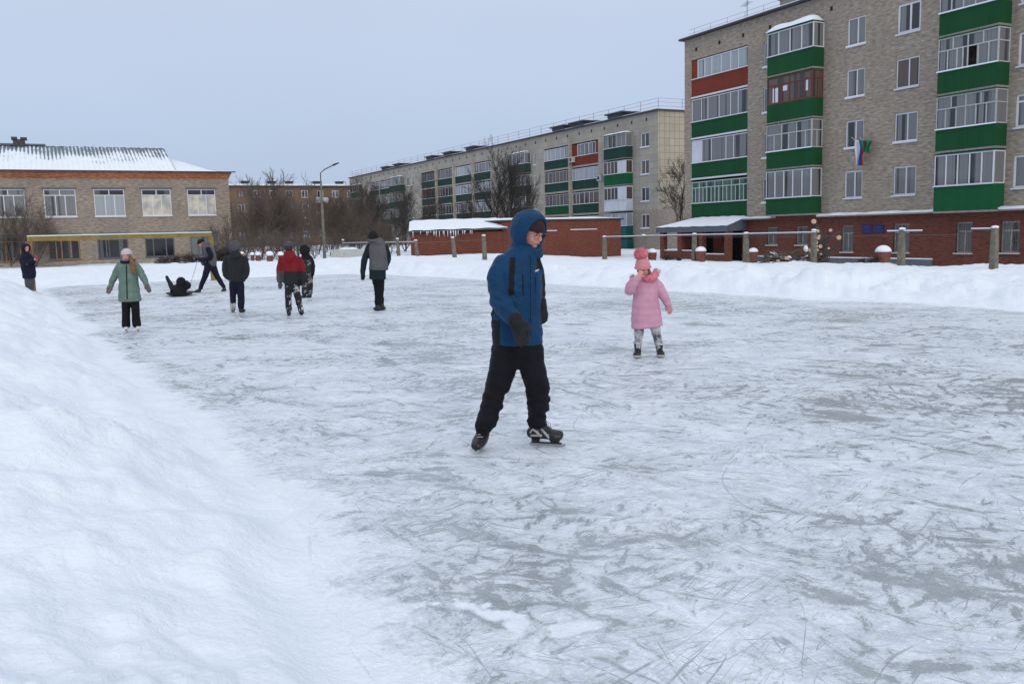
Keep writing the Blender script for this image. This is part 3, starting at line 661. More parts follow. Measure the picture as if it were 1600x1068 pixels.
for i,c in enumerate(wc):
    gm='glass_painted_glow' if i<2 else ('glass_curtained' if i==2 else 'glass')
    w=MB(); u0,u1,z0,z1=c-1.02,c+1.02,3.49,5.41
    frame_bars(F3,w,u0,u1,z0,z1,-.1,(.36,.66),.78,.06); u=(u0+u1)/2; F3.box(w,u-.03,u+.03,z0+(z1-z0)*.78+.03,z1-.06,-.1,-.05)
    wo=w.build('window','white_plastic',sb); q=MB(); zs=z0+(z1-z0)*.78
    F3.quad(q,u0+.03,u1-.03,z0+.03,zs,-.08); q.build('pane',gm,wo); q=MB(); F3.quad(q,u0+.03,u1-.03,zs,z1-.03,-.08); q.build('pane','glass_dark' if i<3 else gm,wo)
    s_=MB(); F3.box(s_,u0-.03,u1+.03,z0-.08,z0-.003,-.1,.1); s_.build('sill','white_plastic',wo)
    if -1<i<11: window(F3,sb,c-1.02,c+1.02,.43,2.13,(.28,.72) if i!=3 else (.25,.42,.72),.80,'rusty_paint' if i in(3,4) else 'plinth_grey','glass_dark' if i!=0 else 'glass',sill='plinth_grey',fw=.07)
# corrugated roof
def corrug(P00,P10,P01,P11,n,amp,name,mat,parent,m=10):
    P00,P10,P01,P11=map(Vector,(P00,P10,P01,P11)); nn=(P10-P00).cross(P01-P00).normalized(); 
    if nn.z<0: nn=-nn
    V=[];F=[]
    for i in range(n+1):
        for j in range(m+1):
            a=i/n;b=j/m; p=P00.lerp(P10,a).lerp(P01.lerp(P11,a),b); V.append(p+nn*(amp if i%2 else -amp))
    for i in range(n):
        for j in range(m): q=i*(m+1)+j; F.append((q,q+m+1,q+m+2,q+1))
    return mesh_obj(name,V,F,mat,parent)
t=NT('school_roof'); p=t.pos(); sp_=t.new('ShaderNodeSeparateXYZ'); t.l.new(p,sp_.inputs[0]); zc=sp_.outputs[2]
wv_=t.math('SINE',t.math('MULTIPLY',sp_.outputs[0],2*math.pi/.26))
n=t.noise(t.mapping(p,(.35,.35,.35)),1.0,5,.7); a=t.math('ADD',t.math('ADD',t.math('MULTIPLY',t.math('SUBTRACT',n,.5),2.6),t.math('MULTIPLY',wv_,-.30)),t.rng(zc,7.2,9.1,.75,-.42))
sc_,_,_2=snow_shader(t,p); col=t.mix(t.rng(a,-.15,.25),(.13,.17,.205),sc_); t.base(col,.8,.3)
XG=8.75
corrug((XL-.4,YS-.36,6.70),(XG,YS-.36,6.70),(XL-.4,YS+6.4,9.02),(XG,YS+6.4,9.02),196,.04,'roof','school_roof',sb,16)
corrug((XL-.4,YS+13.3,6.70),(XG,YS+13.3,6.70),(XL-.4,YS+6.4,9.02),(XG,YS+6.4,9.02),120,.04,'roof','school_roof',sb,4)
mb=MB(); mb.add([(XG,YS-.3,6.72),(XG,YS+13.2,6.72),(XG,YS+6.4,8.98)],[(0,1,2)]); mb.build('gable','roof_edge',sb)
mb=MB(); NU=12
V=[];F=[]
for i in range(NU+1):
    a=i/NU; x=XG-.6+(XE+.45-XG+.6)*a; zr=7.62*(1-a)**1.0+6.74*a+.10*math.sin(math.pi*a)*-1
    V+=[(x,YS-.38,6.72),(x,YS+5.2,6.78+1.55*(1-a)**.8),(x,YS+13.2,6.72)]
for i in range(NU): q=i*3; F+=[(q,q+3,q+4,q+1),(q+1,q+4,q+5,q+2)]
mb.add(V,F); mb.build('hip_roof','roof_snow',sb,smooth=True)
mb=MB(); mb.box((XL-.4,YS-.42,6.66),(XE+.5,YS-.37,6.74)); mb.build('gutter','roof_edge',sb)
mb=MB(); mb.box((-1.95,YS+6.0,8.9),(-1.15,YS+6.8,9.45)); mb.box((-2.05,YS+5.9,9.45),(-1.65,YS+6.9,9.62)); mb.box((-1.45,YS+5.9,9.45),(-1.0,YS+6.9,9.6)); mb.build('chimney','dark_metal',sb)
mb=MB(); mb.box((-8,YS+6.2,9.02),(.2,YS+6.6,9.16)); mb.build('ridge_cap','fascia_blue',sb)

# ================================================================ FAR BROWN BLOCK
YB=187.9
bb=empty('apartment_building',(48,YB,0),'distant long brown brick block behind bare trees with snow along its roof edge','apartment building')
F4=Facade((0,YB,0),(1,0,0),(0,-1,0))
us=np.arange(22,76,3.3); zs_=[10.0,7.2,4.4,1.6]
holes=[(u-.7,u+.7,z_,z_+1.5) for u in us for z_ in zs_]
mb=MB(); wall_holes(F4,mb,18,78,-1,12.25,holes,.15); mb.add([(18,YB,-1),(18,YB+12,-1),(18,YB+12,12.25),(18,YB,12.25)],[(0,3,2,1)]); mb.add([(78,YB,-1),(78,YB+12,-1),(78,YB+12,12.25),(78,YB,12.25)],[(0,1,2,3)]); mb.build('wall','far_brick',bb)
mb=MB(); mb.box((17.6,YB-.5,12.25),(78.5,YB+12.5,12.5)); mb.build('roof','roof_edge',bb)
mb=MB(); mb.box((17.8,YB-.4,12.503),(78.3,YB+12.3,12.85)); mb.build('roof_snow','roof_snow',bb)
for u in us:
    for z_ in zs_[:3]: window(F4,bb,u-.7,u+.7,z_,z_+1.5,(.5,),None,rr.choice(['old_white_paint','white_plastic','brown_frame']),rr.choice(['glass','glass_brown','glass_dark']),None,fw=.14)
for u in (36.5,42,45.6,51.5,56.5):
    mb=MB(); mb.box((u-.7,YB+1,12.85),(u+.7,YB+2.4,13.35)); mb.box((u-.9,YB+.8,13.35),(u+.9,YB+2.6,13.5)); mb.build('roof_vent','roof_edge',bb)
for u,z_ in ((51.9,9.1),(51.9,6.3)):
    mb=MB(); F4.box(mb,u-1.3,u+1.3,z_-.2,z_+.9,.003,1.0); mb.build('balcony','white_siding',bb)

# ================================================================ GARAGE (red brick outbuilding)
YG=58.5
gb=empty('outbuilding',(31,YG,-.8),'low red brick outbuilding with thick snow on flat roof behind concrete fence posts','outbuilding')
F5=Facade((0,YG,0),(1,0,0),(0,-1,0))
mb=MB(); F5.box(mb,29.6,40.05,-1,2.38,-6,0); mb.build('wall','garage_brick',gb)
mb=MB(); F5.box(mb,29.4,40.25,2.383,2.50,-6.1,.12); mb.build('roof','roof_edge',gb)
snow_cap(F5,gb,29.4,40.22,2.503,-6,.14,.24,'roof_snow')
for a_ in ((31.4,34.2,1.62,1.68),(35.4,37.8,1.66,1.72)): mb=MB(); F5.box(mb,*a_,.003,.03); mb.build('snow_ledge','roof_snow',gb)
g2=empty('shed',(26,YG,-.8),'low red brick shed with sloping snow covered roof and icicles along the eave','shed')
mb=MB(); ya,yb=YG+.003,YG+5
mb.add([(22.35,ya,-1),(29.58,ya,-1),(29.58,yb,-1),(24.5,yb,-1),(22.35,ya,1.72),(29.58,ya,1.72),(29.58,yb,2.36),(24.5,yb,2.36)],[(0,3,2,1),(4,5,6,7),(0,1,5,4),(1,2,6,5),(2,3,7,6),(3,0,4,7)]); mb.build('wall','garage_brick',g2)
mb=MB(); mb.add([(22.1,YG-.45,1.74),(29.75,YG-.45,1.84),(31.8,YG+5.2,2.46),(24.4,YG+5.2,2.40),(22.1,YG-.45,1.82),(29.75,YG-.45,1.92),(31.8,YG+5.2,2.54),(24.4,YG+5.2,2.48)],[(0,3,2,1),(4,5,6,7),(0,1,5,4),(1,2,6,5),(2,3,7,6),(3,0,4,7)]); mb.build('roof','fascia_blue',g2)
V=[];F=[];NU,NN=20,8
for i in range(NU+1):
    for j in range(NN+1):
        a=i/NU;b=j/NN; x=22.05+7.7*a+2.2*b; y=YG-.5+5.6*b; th=(.05+.15*min(1,b*5))*(1-.0*a)*(1 if 0<i<NU else .3); V.append((x,y,1.83+.09*a+(.66)*b+th+.02*math.sin(i*1.3+j)))
F=[(i*(NN+1)+j,(i+1)*(NN+1)+j,(i+1)*(NN+1)+j+1,i*(NN+1)+j+1) for i in range(NU) for j in range(NN)]
mb=MB(); mb.add(V,F); mb.build('roof_snow','roof_snow',g2,smooth=True)
r_=random.Random(3)
for k in range(26):
    ic=MB(); x=22.3+r_.random()*4.6; L=.12+.35*r_.random(); ic.tube([(x,YG-.47,1.80),(x,YG-.47,1.8-L)],[.035,.004],5); ic.build('icicle','roof_snow',g2)

# ================================================================ FENCE
def fence(label,posts,rails,grp):
    xs=[p[0] for p in posts]; f=empty('fence',(posts[0][0],posts[0][1],0),label,'fence',grp)
    for (x,y,h,lean) in posts:
        z0=H_at(x,y)-.35; mb=MB(); a,b=.105,.075
        V=[(x-a,y-a,z0),(x+a,y-a,z0),(x+a,y+a,z0),(x-a,y+a,z0)]+[(x-b+lean,y-b,h),(x+b+lean,y-b,h),(x+b+lean,y+b,h),(x-b+lean,y+b,h)]
        mb.add(V,[(3,2,1,0),(4,5,6,7),(0,1,5,4),(1,2,6,5),(2,3,7,6),(3,0,4,7)])
        po=mb.build('post','post_concrete',f)
        m2=MB(); m2.ball((x+lean,y,h),(.11,.11,.05)); m2.build('snow_cap','roof_snow',po)
    for (A,B,r) in rails:
        mb=MB(); mb.tube([A,B],r,6); mb.build('rail','rust_pipe',f)
        if r<.019: continue
        mb=MB(); mb.tube([(A[0],A[1],A[2]+r+.008),(B[0],B[1],B[2]+r+.008)],.022,5); mb.build('rail_snow','roof_snow',f)
X1=26.0
ps=[(X1,17.6,1.36,.0),(X1,21.0,1.36,.02),(X1,26.1,1.36,0),(X1,28.7,1.30,-.01),(X1,32.1,1.30,0),(X1,36.0,1.28,0),(X1,39.5,1.24,0)]
ps[2]=(27.6,26.5,1.36,0)
fence('rusty pipe fence on concrete posts between rink and brown-grey brick block',ps,[((X1,21.6,1.27),(X1,20.2,1.27),.02),((X1,24.9,1.26),(X1,28.7,1.25),.03),((X1,28.7,1.24),(X1,32.1,1.24),.03),((X1,32.1,1.24),(X1,39.5,1.20),.03),((X1,17.6,1.30),(X1,18.4,1.30),.02),((X1,18.4,1.14),(X1,32,1.14),.006)],'pipe fences along the rink')
X2=20.3
fence('rusty pipe fence on concrete posts in front of the red brick sheds',[(X2,42.3,1.46,-.04),(X2,46.2,1.38,-.12),(X2,52,1.24,-.1),(X2,55.4,1.36,-.05),(X2,61,1.3,0),(X2-.6,66,1.35,.03)],[((X2,52,1.12),(X2,61,1.10),.03),((X2,61,1.10),(X2-.6,66,1.08),.03),((X2,42.3,1.22),(X2,52,1.08),.012)],'pipe fences along the rink')

# ================================================================ STREET LAMP
lx,ly=16.6,60.0
lp=empty('street_lamp',(lx,ly,0),'tall concrete street lamp post with one slanted arm beside the bare thicket','street lamp')
mb=MB(); mb.tube([(lx,ly,-.4),(lx,ly,5.3)],[.12,.07],10); mb.build('pole','post_concrete',lp)
mb=MB(); mb.tube([(lx,ly,4.9),(lx,ly,5.9),(lx+.25,ly-.1,6.12),(lx+.75,ly-.35,6.38)],.035,6); mb.tube([(lx-.15,ly,4.9),(lx+.15,ly,4.9)],.05,6); mb.build('arm','dark_metal',lp)
mb=MB(); mb.tube([(lx+.7,ly-.33,6.36),(lx+.85,ly-.4,6.43),(lx+1.15,ly-.55,6.55)],[.03,.07,.045],8); mb.build('lamp_head','dark_metal',lp)
# ================================================================ FOOTBALL GOAL
GL=Vector((-.62,31.6,0)); GR=Vector((5.5,35.95,0)); zg=1.83
gd=(GR-GL).normalized(); gn=Vector((gd.y,-gd.x,0))
go=empty('goal',(2.4,33.7,0),'yellow metal football goal frame half buried in snow by the school','goal')
def beam(A,B,w,h,name,mat,parent):
    A=Vector(A);B=Vector(B); d=(B-A).normalized(); side=gn if abs(d.z)<.5 else gn; up=d.cross(side).normalized()
    V=[q+side*(sx_*w/2)+up*(sy_*h/2) for q in (A,B) for sx_,sy_ in ((-1,-1),(1,-1),(1,1),(-1,1))]
    mb=MB(); mb.add(V,[(0,1,2,3),(7,6,5,4),(0,4,5,1),(1,5,6,2),(2,6,7,3),(3,7,4,0)]); return mb.build(name,mat,parent)
zgl,zgr=1.80,1.86
cb_=beam(GL+Vector((0,0,zgl-.065)),GR+Vector((0,0,zgr-.085)),.14,.15,'crossbar','yellow_paint',go)
beam(GL+Vector((0,0,zgl+.025))+gd*.02,GR+Vector((0,0,zgr+.005))-gd*.02,.17,.035,'crossbar_snow','roof_snow',cb_)
beam(GR+Vector((0,0,-.3)),GR+Vector((0,0,zgr-.17)),.13,.13,'post','yellow_paint',go)
beam(GL+Vector((0,0,-.3)),GL+Vector((0,0,zgl-.15)),.13,.13,'post','rusty_paint',go)

# ================================================================ snow-capped bins, heaps
def dome_bin(px,d,ybase,ytop,wpx,label,mat='orange_paint'):
    P=depth(px,(ybase+ytop)/2,d); s=d/FPX; w=wpx*s/2; zt=float(depth(px,ytop,d)[2]); zb=H_at(P[0],P[1])-.2; hd=(w*.85)
    b=empty('planter',(P[0],P[1],zb),label,'planter','snow capped planters beyond the fence')
    mb=MB(); mb.tube([(P[0],P[1],zb),(P[0],P[1],zt-hd-.3),(P[0],P[1],zt-hd-.12),(P[0],P[1],zt-hd)],[w*.8,w*.85,w*.95,w*.95],16); mb.build('pot',mat,b)
    mb=MB(); nu,nv=16,6; V=[];F=[]
    for j in range(nv+1):
        t_=j/nv*math.pi/2
        for k in range(nu): a=2*math.pi*k/nu; V.append((P[0]+w*1.02*math.cos(t_)*math.cos(a),P[1]+w*1.02*math.cos(t_)*math.sin(a),zt-hd+.003+hd*math.sin(t_)))
    F=[(j*nu+k,j*nu+(k+1)%nu,(j+1)*nu+(k+1)%nu,(j+1)*nu+k) for j in range(nv) for k in range(nu)]; F.append(tuple(range(nu))[::-1])
    mb.add(V,F); mb.build('snow_cap','roof_snow',b,smooth=True)
dome_bin(1019,44,412,388,15,'brown-red planter with snow dome, beyond fence just right of pink pompom hat')
dome_bin(1095,40,410,385,17,'brown-red planter with snow dome near the porch, right behind a fence post')
dome_bin(1177,40,410,387,15,'brown-red planter with snow dome, beyond fence left of the fallen branches')
dome_bin(1380,36,414,383,24,'brown-red planter with snow dome, the widest one, below the two blue boards')
for i,(px,w,yt) in enumerate(((378,6,392),(394,6,393),(402,8,393),(421,10,392),(440,9,393),(1140,7,396))):
    pass
for i,(px,w,yt,lb) in enumerate(((378,5,393,'small round snow capped red post just right of dark jacket child'),(394,6,394,'second small red post with snow cap, counting right from dark jacket child'),(403,8,393,'red post with broad snow cap in the middle of the row'),(421,10,392,'largest snow capped red post, left of red jacket child'),(438,8,393,'snow capped red post touching left shoulder of red jacket child'))):
    d=52; P=depth(px,yt,d); s=d/FPX; zt=float(P[2]); b=empty('bollard',(P[0],P[1],-.2),lb,'post','snow capped red posts before the thicket')
    mb=MB(); mb.tube([(P[0],P[1],-.3),(P[0],P[1],zt-w*s*.6)],w*s*.48,12); mb.build('post','orange_paint',b)
    mb=MB(); mb.ball((P[0],P[1],zt-w*s*.45),(w*s*.6,w*s*.6,w*s*.45)); mb.build('snow_cap','roof_snow',b,smooth=True)
# snow heap behind low grey wall (right of the lamp)
def heap(px0,px1,ytop,d,label,name='snow_heap'):
    A=depth(px0,400,d);B=depth(px1,400,d); c=(A+B)/2; w=np.linalg.norm(B-A)/2; zt=float(depth((px0+px1)/2,ytop,d)[2]); V=[];F=[]
    dirv=(B-A)/np.linalg.norm(B-A); perp=np.array([-dirv[1],dirv[0],0]); n=22
    for i in range(n+1):
        for j in range(n+1):
            a=2*i/n-1;b=2*j/n-1; h=max(0,1-abs(a)**2.6)**.7*max(0,1-abs(b)**2.4)**.8; q=c+dirv*a*w+perp*b*w*.6; q[2]=-.3+(zt+.3)*h*(1+.06*math.sin(i*1.1+j)); V.append(q)
    F=[(i*(n+1)+j,(i+1)*(n+1)+j,(i+1)*(n+1)+j+1,i*(n+1)+j+1) for i in range(n) for j in range(n)]
    o=mesh_obj(name,V,F,'snow',smooth=True); tag(o,label,'snow heap')
heap(512,577,387,62,'rounded snow heap between the street lamp and the walking adult in grey vest')
heap(470,505,394,64,'low snow heap left of the street lamp')
# half-buried low wall in front of the heap
A=depth(517,400,60);B=depth(572,400,60); dv=(B-A); 
wm=MB(); wm.add([(A[0],A[1],-.4),(B[0],B[1],-.4),(B[0],B[1],.72),(A[0],A[1],.72),(A[0]+.1,A[1]+.2,-.4),(B[0]+.1,B[1]+.2,-.4),(B[0]+.1,B[1]+.2,.72),(A[0]+.1,A[1]+.2,.72)],[(0,1,2,3),(4,7,6,5),(3,2,6,7),(0,3,7,4),(1,5,6,2)])
tag(wm.build('low_wall','old_white_paint'),'low pale slab wall in front of snow heap behind the fence','wall')

# ================================================================ TREES
def make_tree(seed,hh=8,levels=5,spread=.55,lean=0,trunk_r=.13,up=.25,n1=9,stems=1,twig=.011,dens=1.0,first=.22):
    r=random.Random(seed); T=MB(); Cn=MB()
    def branch(p,d,L,rad,lev):
        seg=4 if lev<2 else 3; pts=[Vector(p)]; rads=[rad]; dirv=Vector(d).normalized()
        for i in range(seg):
            dirv=(dirv+Vector((r.gauss(0,.13),r.gauss(0,.13),r.gauss(0,.08)+up*.12))).normalized(); pts.append(pts[-1]+dirv*L/seg); rads.append(max(twig,rad*(1-.62*(i+1)/seg)))
        (T if lev<1 else Cn).tube(pts,rads,7 if lev==0 else (4 if lev==1 else 3),cap=False)
        if lev>=levels-1: return
        nb=max(2,int((n1 if lev==0 else (6 if lev==1 else 4.3))*dens+r.random()))
        for k in range(nb):
            f=(first if lev==0 else .18)+(1-(first if lev==0 else .18))*(k+r.random()*.8)/nb; f=min(f,.99); i=min(seg-1,int(f*seg)); q=pts[i].lerp(pts[i+1],f*seg-i); dd=(pts[i+1]-pts[i]).normalized()
            a=dd.orthogonal().normalized(); a.rotate(Matrix.Rotation(r.random()*6.283,3,dd)); sp=spread*(.7+.6*r.random())
            nd=(dd*math.cos(sp)+a*math.sin(sp)); branch(q,nd,L*(.50+.22*r.random())*(1-.45*f if lev==0 else 1-.25*f),rads[i]*.52,lev+1)
    for s in range(stems):
        a=r.random()*6.28; ln=lean if stems==1 else .25+.3*r.random()
        branch((r.gauss(0,.12) if stems>1 else 0,r.gauss(0,.12) if stems>1 else 0,-.4),(math.cos(a)*ln,math.sin(a)*ln,1),hh*(1 if stems==1 else .75+.3*r.random()),trunk_r,0)
    return T,Cn
TREES={}
def tree_proto(key,bark='bark',**k):
    T,Cn=make_tree(**k); TREES[key]=(T,Cn,bark)
    for nm,q in (('t',T),('c',Cn)):
        me=bpy.data.meshes.new(key+'_'+nm); me.from_pydata([tuple(v) for v in q.V],[],q.F); me.materials.append(M(bark)); me.update(); TREES[key+nm]=me
def put_tree(key,loc,s,rz,label,group=None,name='bare_tree',cat='tree'):
    e_=empty(name,loc,label,cat,group); e_.scale=(s[0],s[0],s[1]) if isinstance(s,tuple) else (s,s,s); e_.rotation_euler=(0,0,rz)
    for nm,pn in (('t','trunk'),('c','crown')):
        o_=bpy.data.objects.new(pn,TREES[key+nm]); COL.objects.link(o_); o_.parent=e_
    return e_
tree_proto('thin_a','bark_brown',seed=1,hh=6.2,n1=14,spread=.42,twig=.0085,trunk_r=.09,dens=.95)
tree_proto('thin_b','bark_brown',seed=2,hh=6.6,n1=15,spread=.36,twig=.0085,trunk_r=.09,dens=.95)
tree_proto('multi','bark_brown',seed=3,hh=5.6,levels=4,n1=10,stems=5,spread=.40,twig=.010,trunk_r=.05,dens=.95)
tree_proto('tall','bark_black',seed=8,hh=8.6,n1=20,spread=.44,twig=.0105,trunk_r=.17,up=.5,dens=1.0,first=.12)
tree_proto('wide','bark_black',seed=5,hh=7.0,n1=13,spread=.68,twig=.010,trunk_r=.14,dens=.85)
tree_proto('end','bark',seed=6,hh=7.4,n1=12,spread=.62,twig=.013,trunk_r=.13)
tree_proto('shrub','bark_brown',seed=7,hh=6.3,levels=4,n1=7,stems=8,spread=.34,twig=.013,trunk_r=.06,dens=.9)
tree_proto('bush','bark',seed=12,hh=1.2,levels=4,n1=6,stems=7,spread=.6,twig=.007,trunk_r=.02)
rt=random.Random(21)
def tl(px,yt):
    w=('beside the school corner' if px<385 else 'right of the dark jacket child' if px<425 else 'behind the red jacket child' if px<462 else 'between red jacket child and street lamp' if px<503 else 'just right of the street lamp' if px<535 else 'next to the far pale block corner')
    return ('tall' if yt<296 else 'lower')+' thin brown bare thicket tree '+w
k=0
thick=[]
for i,px in enumerate(np.linspace(362,572,30)):
    d=66+ (i*37%55); thick.append((px+rt.uniform(-4,4),d))
for px,d in ((372,128),(400,135),(432,130),(462,128),(520,126),(548,120),(350,100),(575,92),(590,100)): thick.append((px,d))
thick.sort(key=lambda a:a[0])
for i,(px,d) in enumerate(thick):
    P=depth(px,405,d); ytop=306+rt.uniform(-12,14)+(8 if px<390 else 0)-(34 if i%6==3 else 0); ztop=float(depth(px,ytop,d)[2]); key=rt.choice(['thin_a','thin_b','multi','thin_a'])
    hn=(max(v[2] for v in TREES[key][1].V)); s=ztop/hn
    put_tree(key,(P[0],P[1],-.1),(s*1.02,s),rt.random()*6.28,tl(px,ytop),'bare trees of the thicket')
# understorey: dense shrub mass
P=[]
for (px,d,yt),lb_ in zip(((372,60,352),(392,64,345),(415,58,350),(440,62,348),(463,66,345),(488,60,352),(530,70,345),(555,74,345),(585,76,340),(610,78,345),(600,90,320)),['low bare shrub '+q for q in ('beside the school corner above the dark jacket child','just right of the dark jacket child in grey hat','midway between dark jacket child and red jacket child','directly above the cap of the red jacket child','directly above the black hood of the camouflage child','just left of the street lamp post','just right of the street lamp post','above the snow heap, left of the grey vest adult','directly above the black hat of the grey vest adult','right of the grey vest adult, left of the shed','far behind grey vest adult, against the pale block')]):
    Q=depth(px,405,d); zt=float(depth(px,yt,d)[2]); hn=max(v[2] for v in TREES['multi'][1].V); s=zt/hn
    put_tree('multi',(Q[0],Q[1],-.1),(s*1.5,s),rt.random()*6.28,lb_,'low shrubs before the thicket','bare_shrub','shrub')
for key,px,d,yt,wf,lab in (('tall',776,78,212,1.0,'tallest dark bare tree before the pale block, left of the blue hood'),
    ('tall',797,79,238,.85,'dark bare tree just left of the blue hood, against the pale block'),
    ('tall',822,84,258,.7,'smaller dark bare tree directly above the blue hood'),
    ('wide',750,80,275,.9,'dark bare tree over the snowy shed roof'),
    ('wide',655,82,262,.9,'dark bare tree standing behind left end of the snowy shed'),
    ('tall',634,88,272,.9,'slim dark bare tree left of the snowy shed before far loggias'),
    ('wide',604,92,272,.95,'spreading dark bare tree right of the thicket, above the grey vest adult'),
    ('tall',585,95,276,.9,'slim dark bare tree before the far end of the pale block'),
    ('wide',690,84,288,.9,'low dark bare tree behind the middle of snowy shed roof'),
    ('wide',725,86,296,.9,'bushy dark bare tree behind the shed, under the pale block loggias'),
    ('wide',567,84,296,.9,'broad dark bare tree at the far corner of the pale block'),
    ('wide',618,80,300,1.1,'wide dark bare bush-like tree behind the left end of the fence')):
    P=depth(px,405,d); hn=max(v[2] for v in TREES[key][1].V); zt=float(depth(px,yt,d)[2]); s=(zt+.6)/hn
    put_tree(key,(P[0],P[1],-.6),(s*wf,s),rt.random()*6.28,lab,'dark bare trees before the pale block')
P=depth(1062,405,72); hn=max(v[2] for v in TREES['end'][1].V); zt=float(depth(1062,240,72)[2])
put_tree('end',(P[0],P[1],-.7),((zt+.7)/hn*.85,(zt+.7)/hn),2.0,'bare tree in the gap before the beige tiled end wall')
P=depth(14,405,62); hn=max(v[2] for v in TREES['shrub'][1].V); zt=float(depth(14,292,62)[2])
put_tree('shrub',(P[0],P[1],0),(zt/hn*1.05,zt/hn),.4,'many-stemmed bare shrub before the school at left edge of photo',None,'bare_shrub','shrub')
P=depth(52,405,61); put_tree('shrub',(P[0],P[1],0),(zt/hn*.75,zt/hn*.78),2.4,'smaller bare shrub before the school, behind child in navy',None,'bare_shrub','shrub')
for (px,d,yt),lb_ in zip(((300,58,392),(255,60,398),(345,56,380),(366,56,388),(275,62,396)),['small leafless bush '+q for q in ('under the crossbar, left of the teenager in grey vest','under the crossbar, the leftmost one below the school','just right of the right goal post','behind the head of the dark jacket child','between the sled child and the school wall')]):
    Q=depth(px,408,d); hn=max(v[2] for v in TREES['bush'][1].V); zt_=float(depth(px,yt,d)[2]); s=zt_/hn
    put_tree('bush',(Q[0],Q[1],0),(s*1.5,s),rt.random()*6,lb_,'small bushes by the school','bush','bush')
# pruned trunk with pale cut ends
px_,dp=1286,37.6; P=depth(px_,410,dp); T0=Vector((P[0],P[1],-.2))
pt=empty('pruned_tree',T0,'heavily pruned tree trunk with pale round cut ends beside the fence','tree')
def wp(px,py,dy=0): q=depth(px,py,dp+dy); return Vector(q)
mb=MB(); mb.tube([wp(1287,420),wp(1287,395),wp(1282,370),wp(1273,348)],[.24,.17,.13,.07],9); mb.tube([wp(1284,392),wp(1299,365,-.3),wp(1297,362,-.4)],[.1,.07,.06],7); mb.tube([wp(1288,400),wp(1312,375),wp(1334,341,.1)][0:2]+[wp(1310,373)],[.09,.06,.06],7)
mb.tube([wp(1289,405),wp(1300,388),wp(1316,386)],[.08,.06,.04],7); mb.tube([wp(1283,405),wp(1270,390,-.2),wp(1262,388,-.2)],[.09,.06,.05],7); mb.build('trunk','bark',pt)
mb=MB()
for (x,y,r) in ((1271,346,.10),(1277,361,.07),(1297,360,.07),(1278,372,.07),(1274,379,.085),(1274,385,.08),(1281,385,.08),(1265,391,.08),(1310,371,.10),(1294,388,.05),(1276,391,.07),(1268,410,.06),(1279,369,.06),(1282,397,.05)):
    q=wp(x,y,-.35); d_=Vector((-.4,-.9,.1)).normalized(); mb.tube([q,q+d_*.07],r,10)
mb.build('cut_end','cut_wood',pt)
mb=MB(); r_=random.Random(9)
for k in range(40):
    a=wp(1285+r_.uniform(-8,12),415-r_.random()*38,r_.uniform(-.3,.3)); b=a+Vector((r_.gauss(0,.5),r_.gauss(0,.4),r_.uniform(.0,.6))); mb.tube([a,(a+b)/2+Vector((0,0,.05)),b],[.02,.014,.006],4)
mb.build('crown','bark_brown',pt)
# heap of fallen branches
P=wp(1232,412); bh=empty('branch_heap',P,'tangled heap of cut branches with snow, left of the pruned trunk','branch heap')
mb=MB(); mc=MB(); ms=MB()
for k in range(190):
    a=wp(1196+r_.random()*78,416-r_.random()**1.6*17,r_.uniform(-.9,.6)); L=.3+.9*r_.random(); an=r_.random()*6.28; b=a+Vector((math.cos(an)*L,math.sin(an)*L,r_.uniform(-.15,.5))); rr_=.012+.03*r_.random(); mb.tube([a,(a+b)/2+Vector((0,0,.06)),b],[rr_,rr_*.8,rr_*.3],5)
for (x,y) in ((1228,403),(1215,408),(1240,408),(1257,407),(1252,411)): q=wp(x,y,-.9); mc.tube([q,q+Vector((-.03,-.06,0))],.075,9)
ms.tube([wp(1203,394,-.5),wp(1210,396,-.5),wp(1216,401,-.5),wp(1226,404,-.5)],[.02,.06,.06,.03],6); ms.tube([wp(1240,414,-.9),wp(1252,405,-.9),wp(1262,399,-.9)],[.03,.06,.05],6); ms.ball(wp(1259,389,-.5),(.1,.1,.14)); ms.ball(wp(1233,403,-.8),(.12,.1,.09)); ms.ball(wp(1222,413,-.8),(.3,.2,.07)); ms.ball(wp(1258,413,-.8),(.25,.2,.08))
mb.build('branches','bark_brown',bh); mc.build('cut_end','cut_wood',bh); ms.build('snow_strip','roof_snow',bh,smooth=True)
for (px,d,yt),lb_ in zip(((1362,36,398),(1345,36,402),(1045,46,396),(1062,46,400)),['small leafless bush '+q for q in ('touching the left side of the widest snow domed planter','well left of the widest snow domed planter','just left of the porch, the nearer to pink hat','just left of the porch, the nearer to the porch column')]):
    Q=depth(px,412,d); hn=max(v[2] for v in TREES['bush'][1].V); z0=H_at(Q[0],Q[1]); zt_=float(depth(px,yt,d)[2]); s=(zt_-z0)/hn
    put_tree('bush',(Q[0],Q[1],z0),(s*1.4,s),rt.random()*6,lb_,'small bushes beyond the fence','bush','bush')

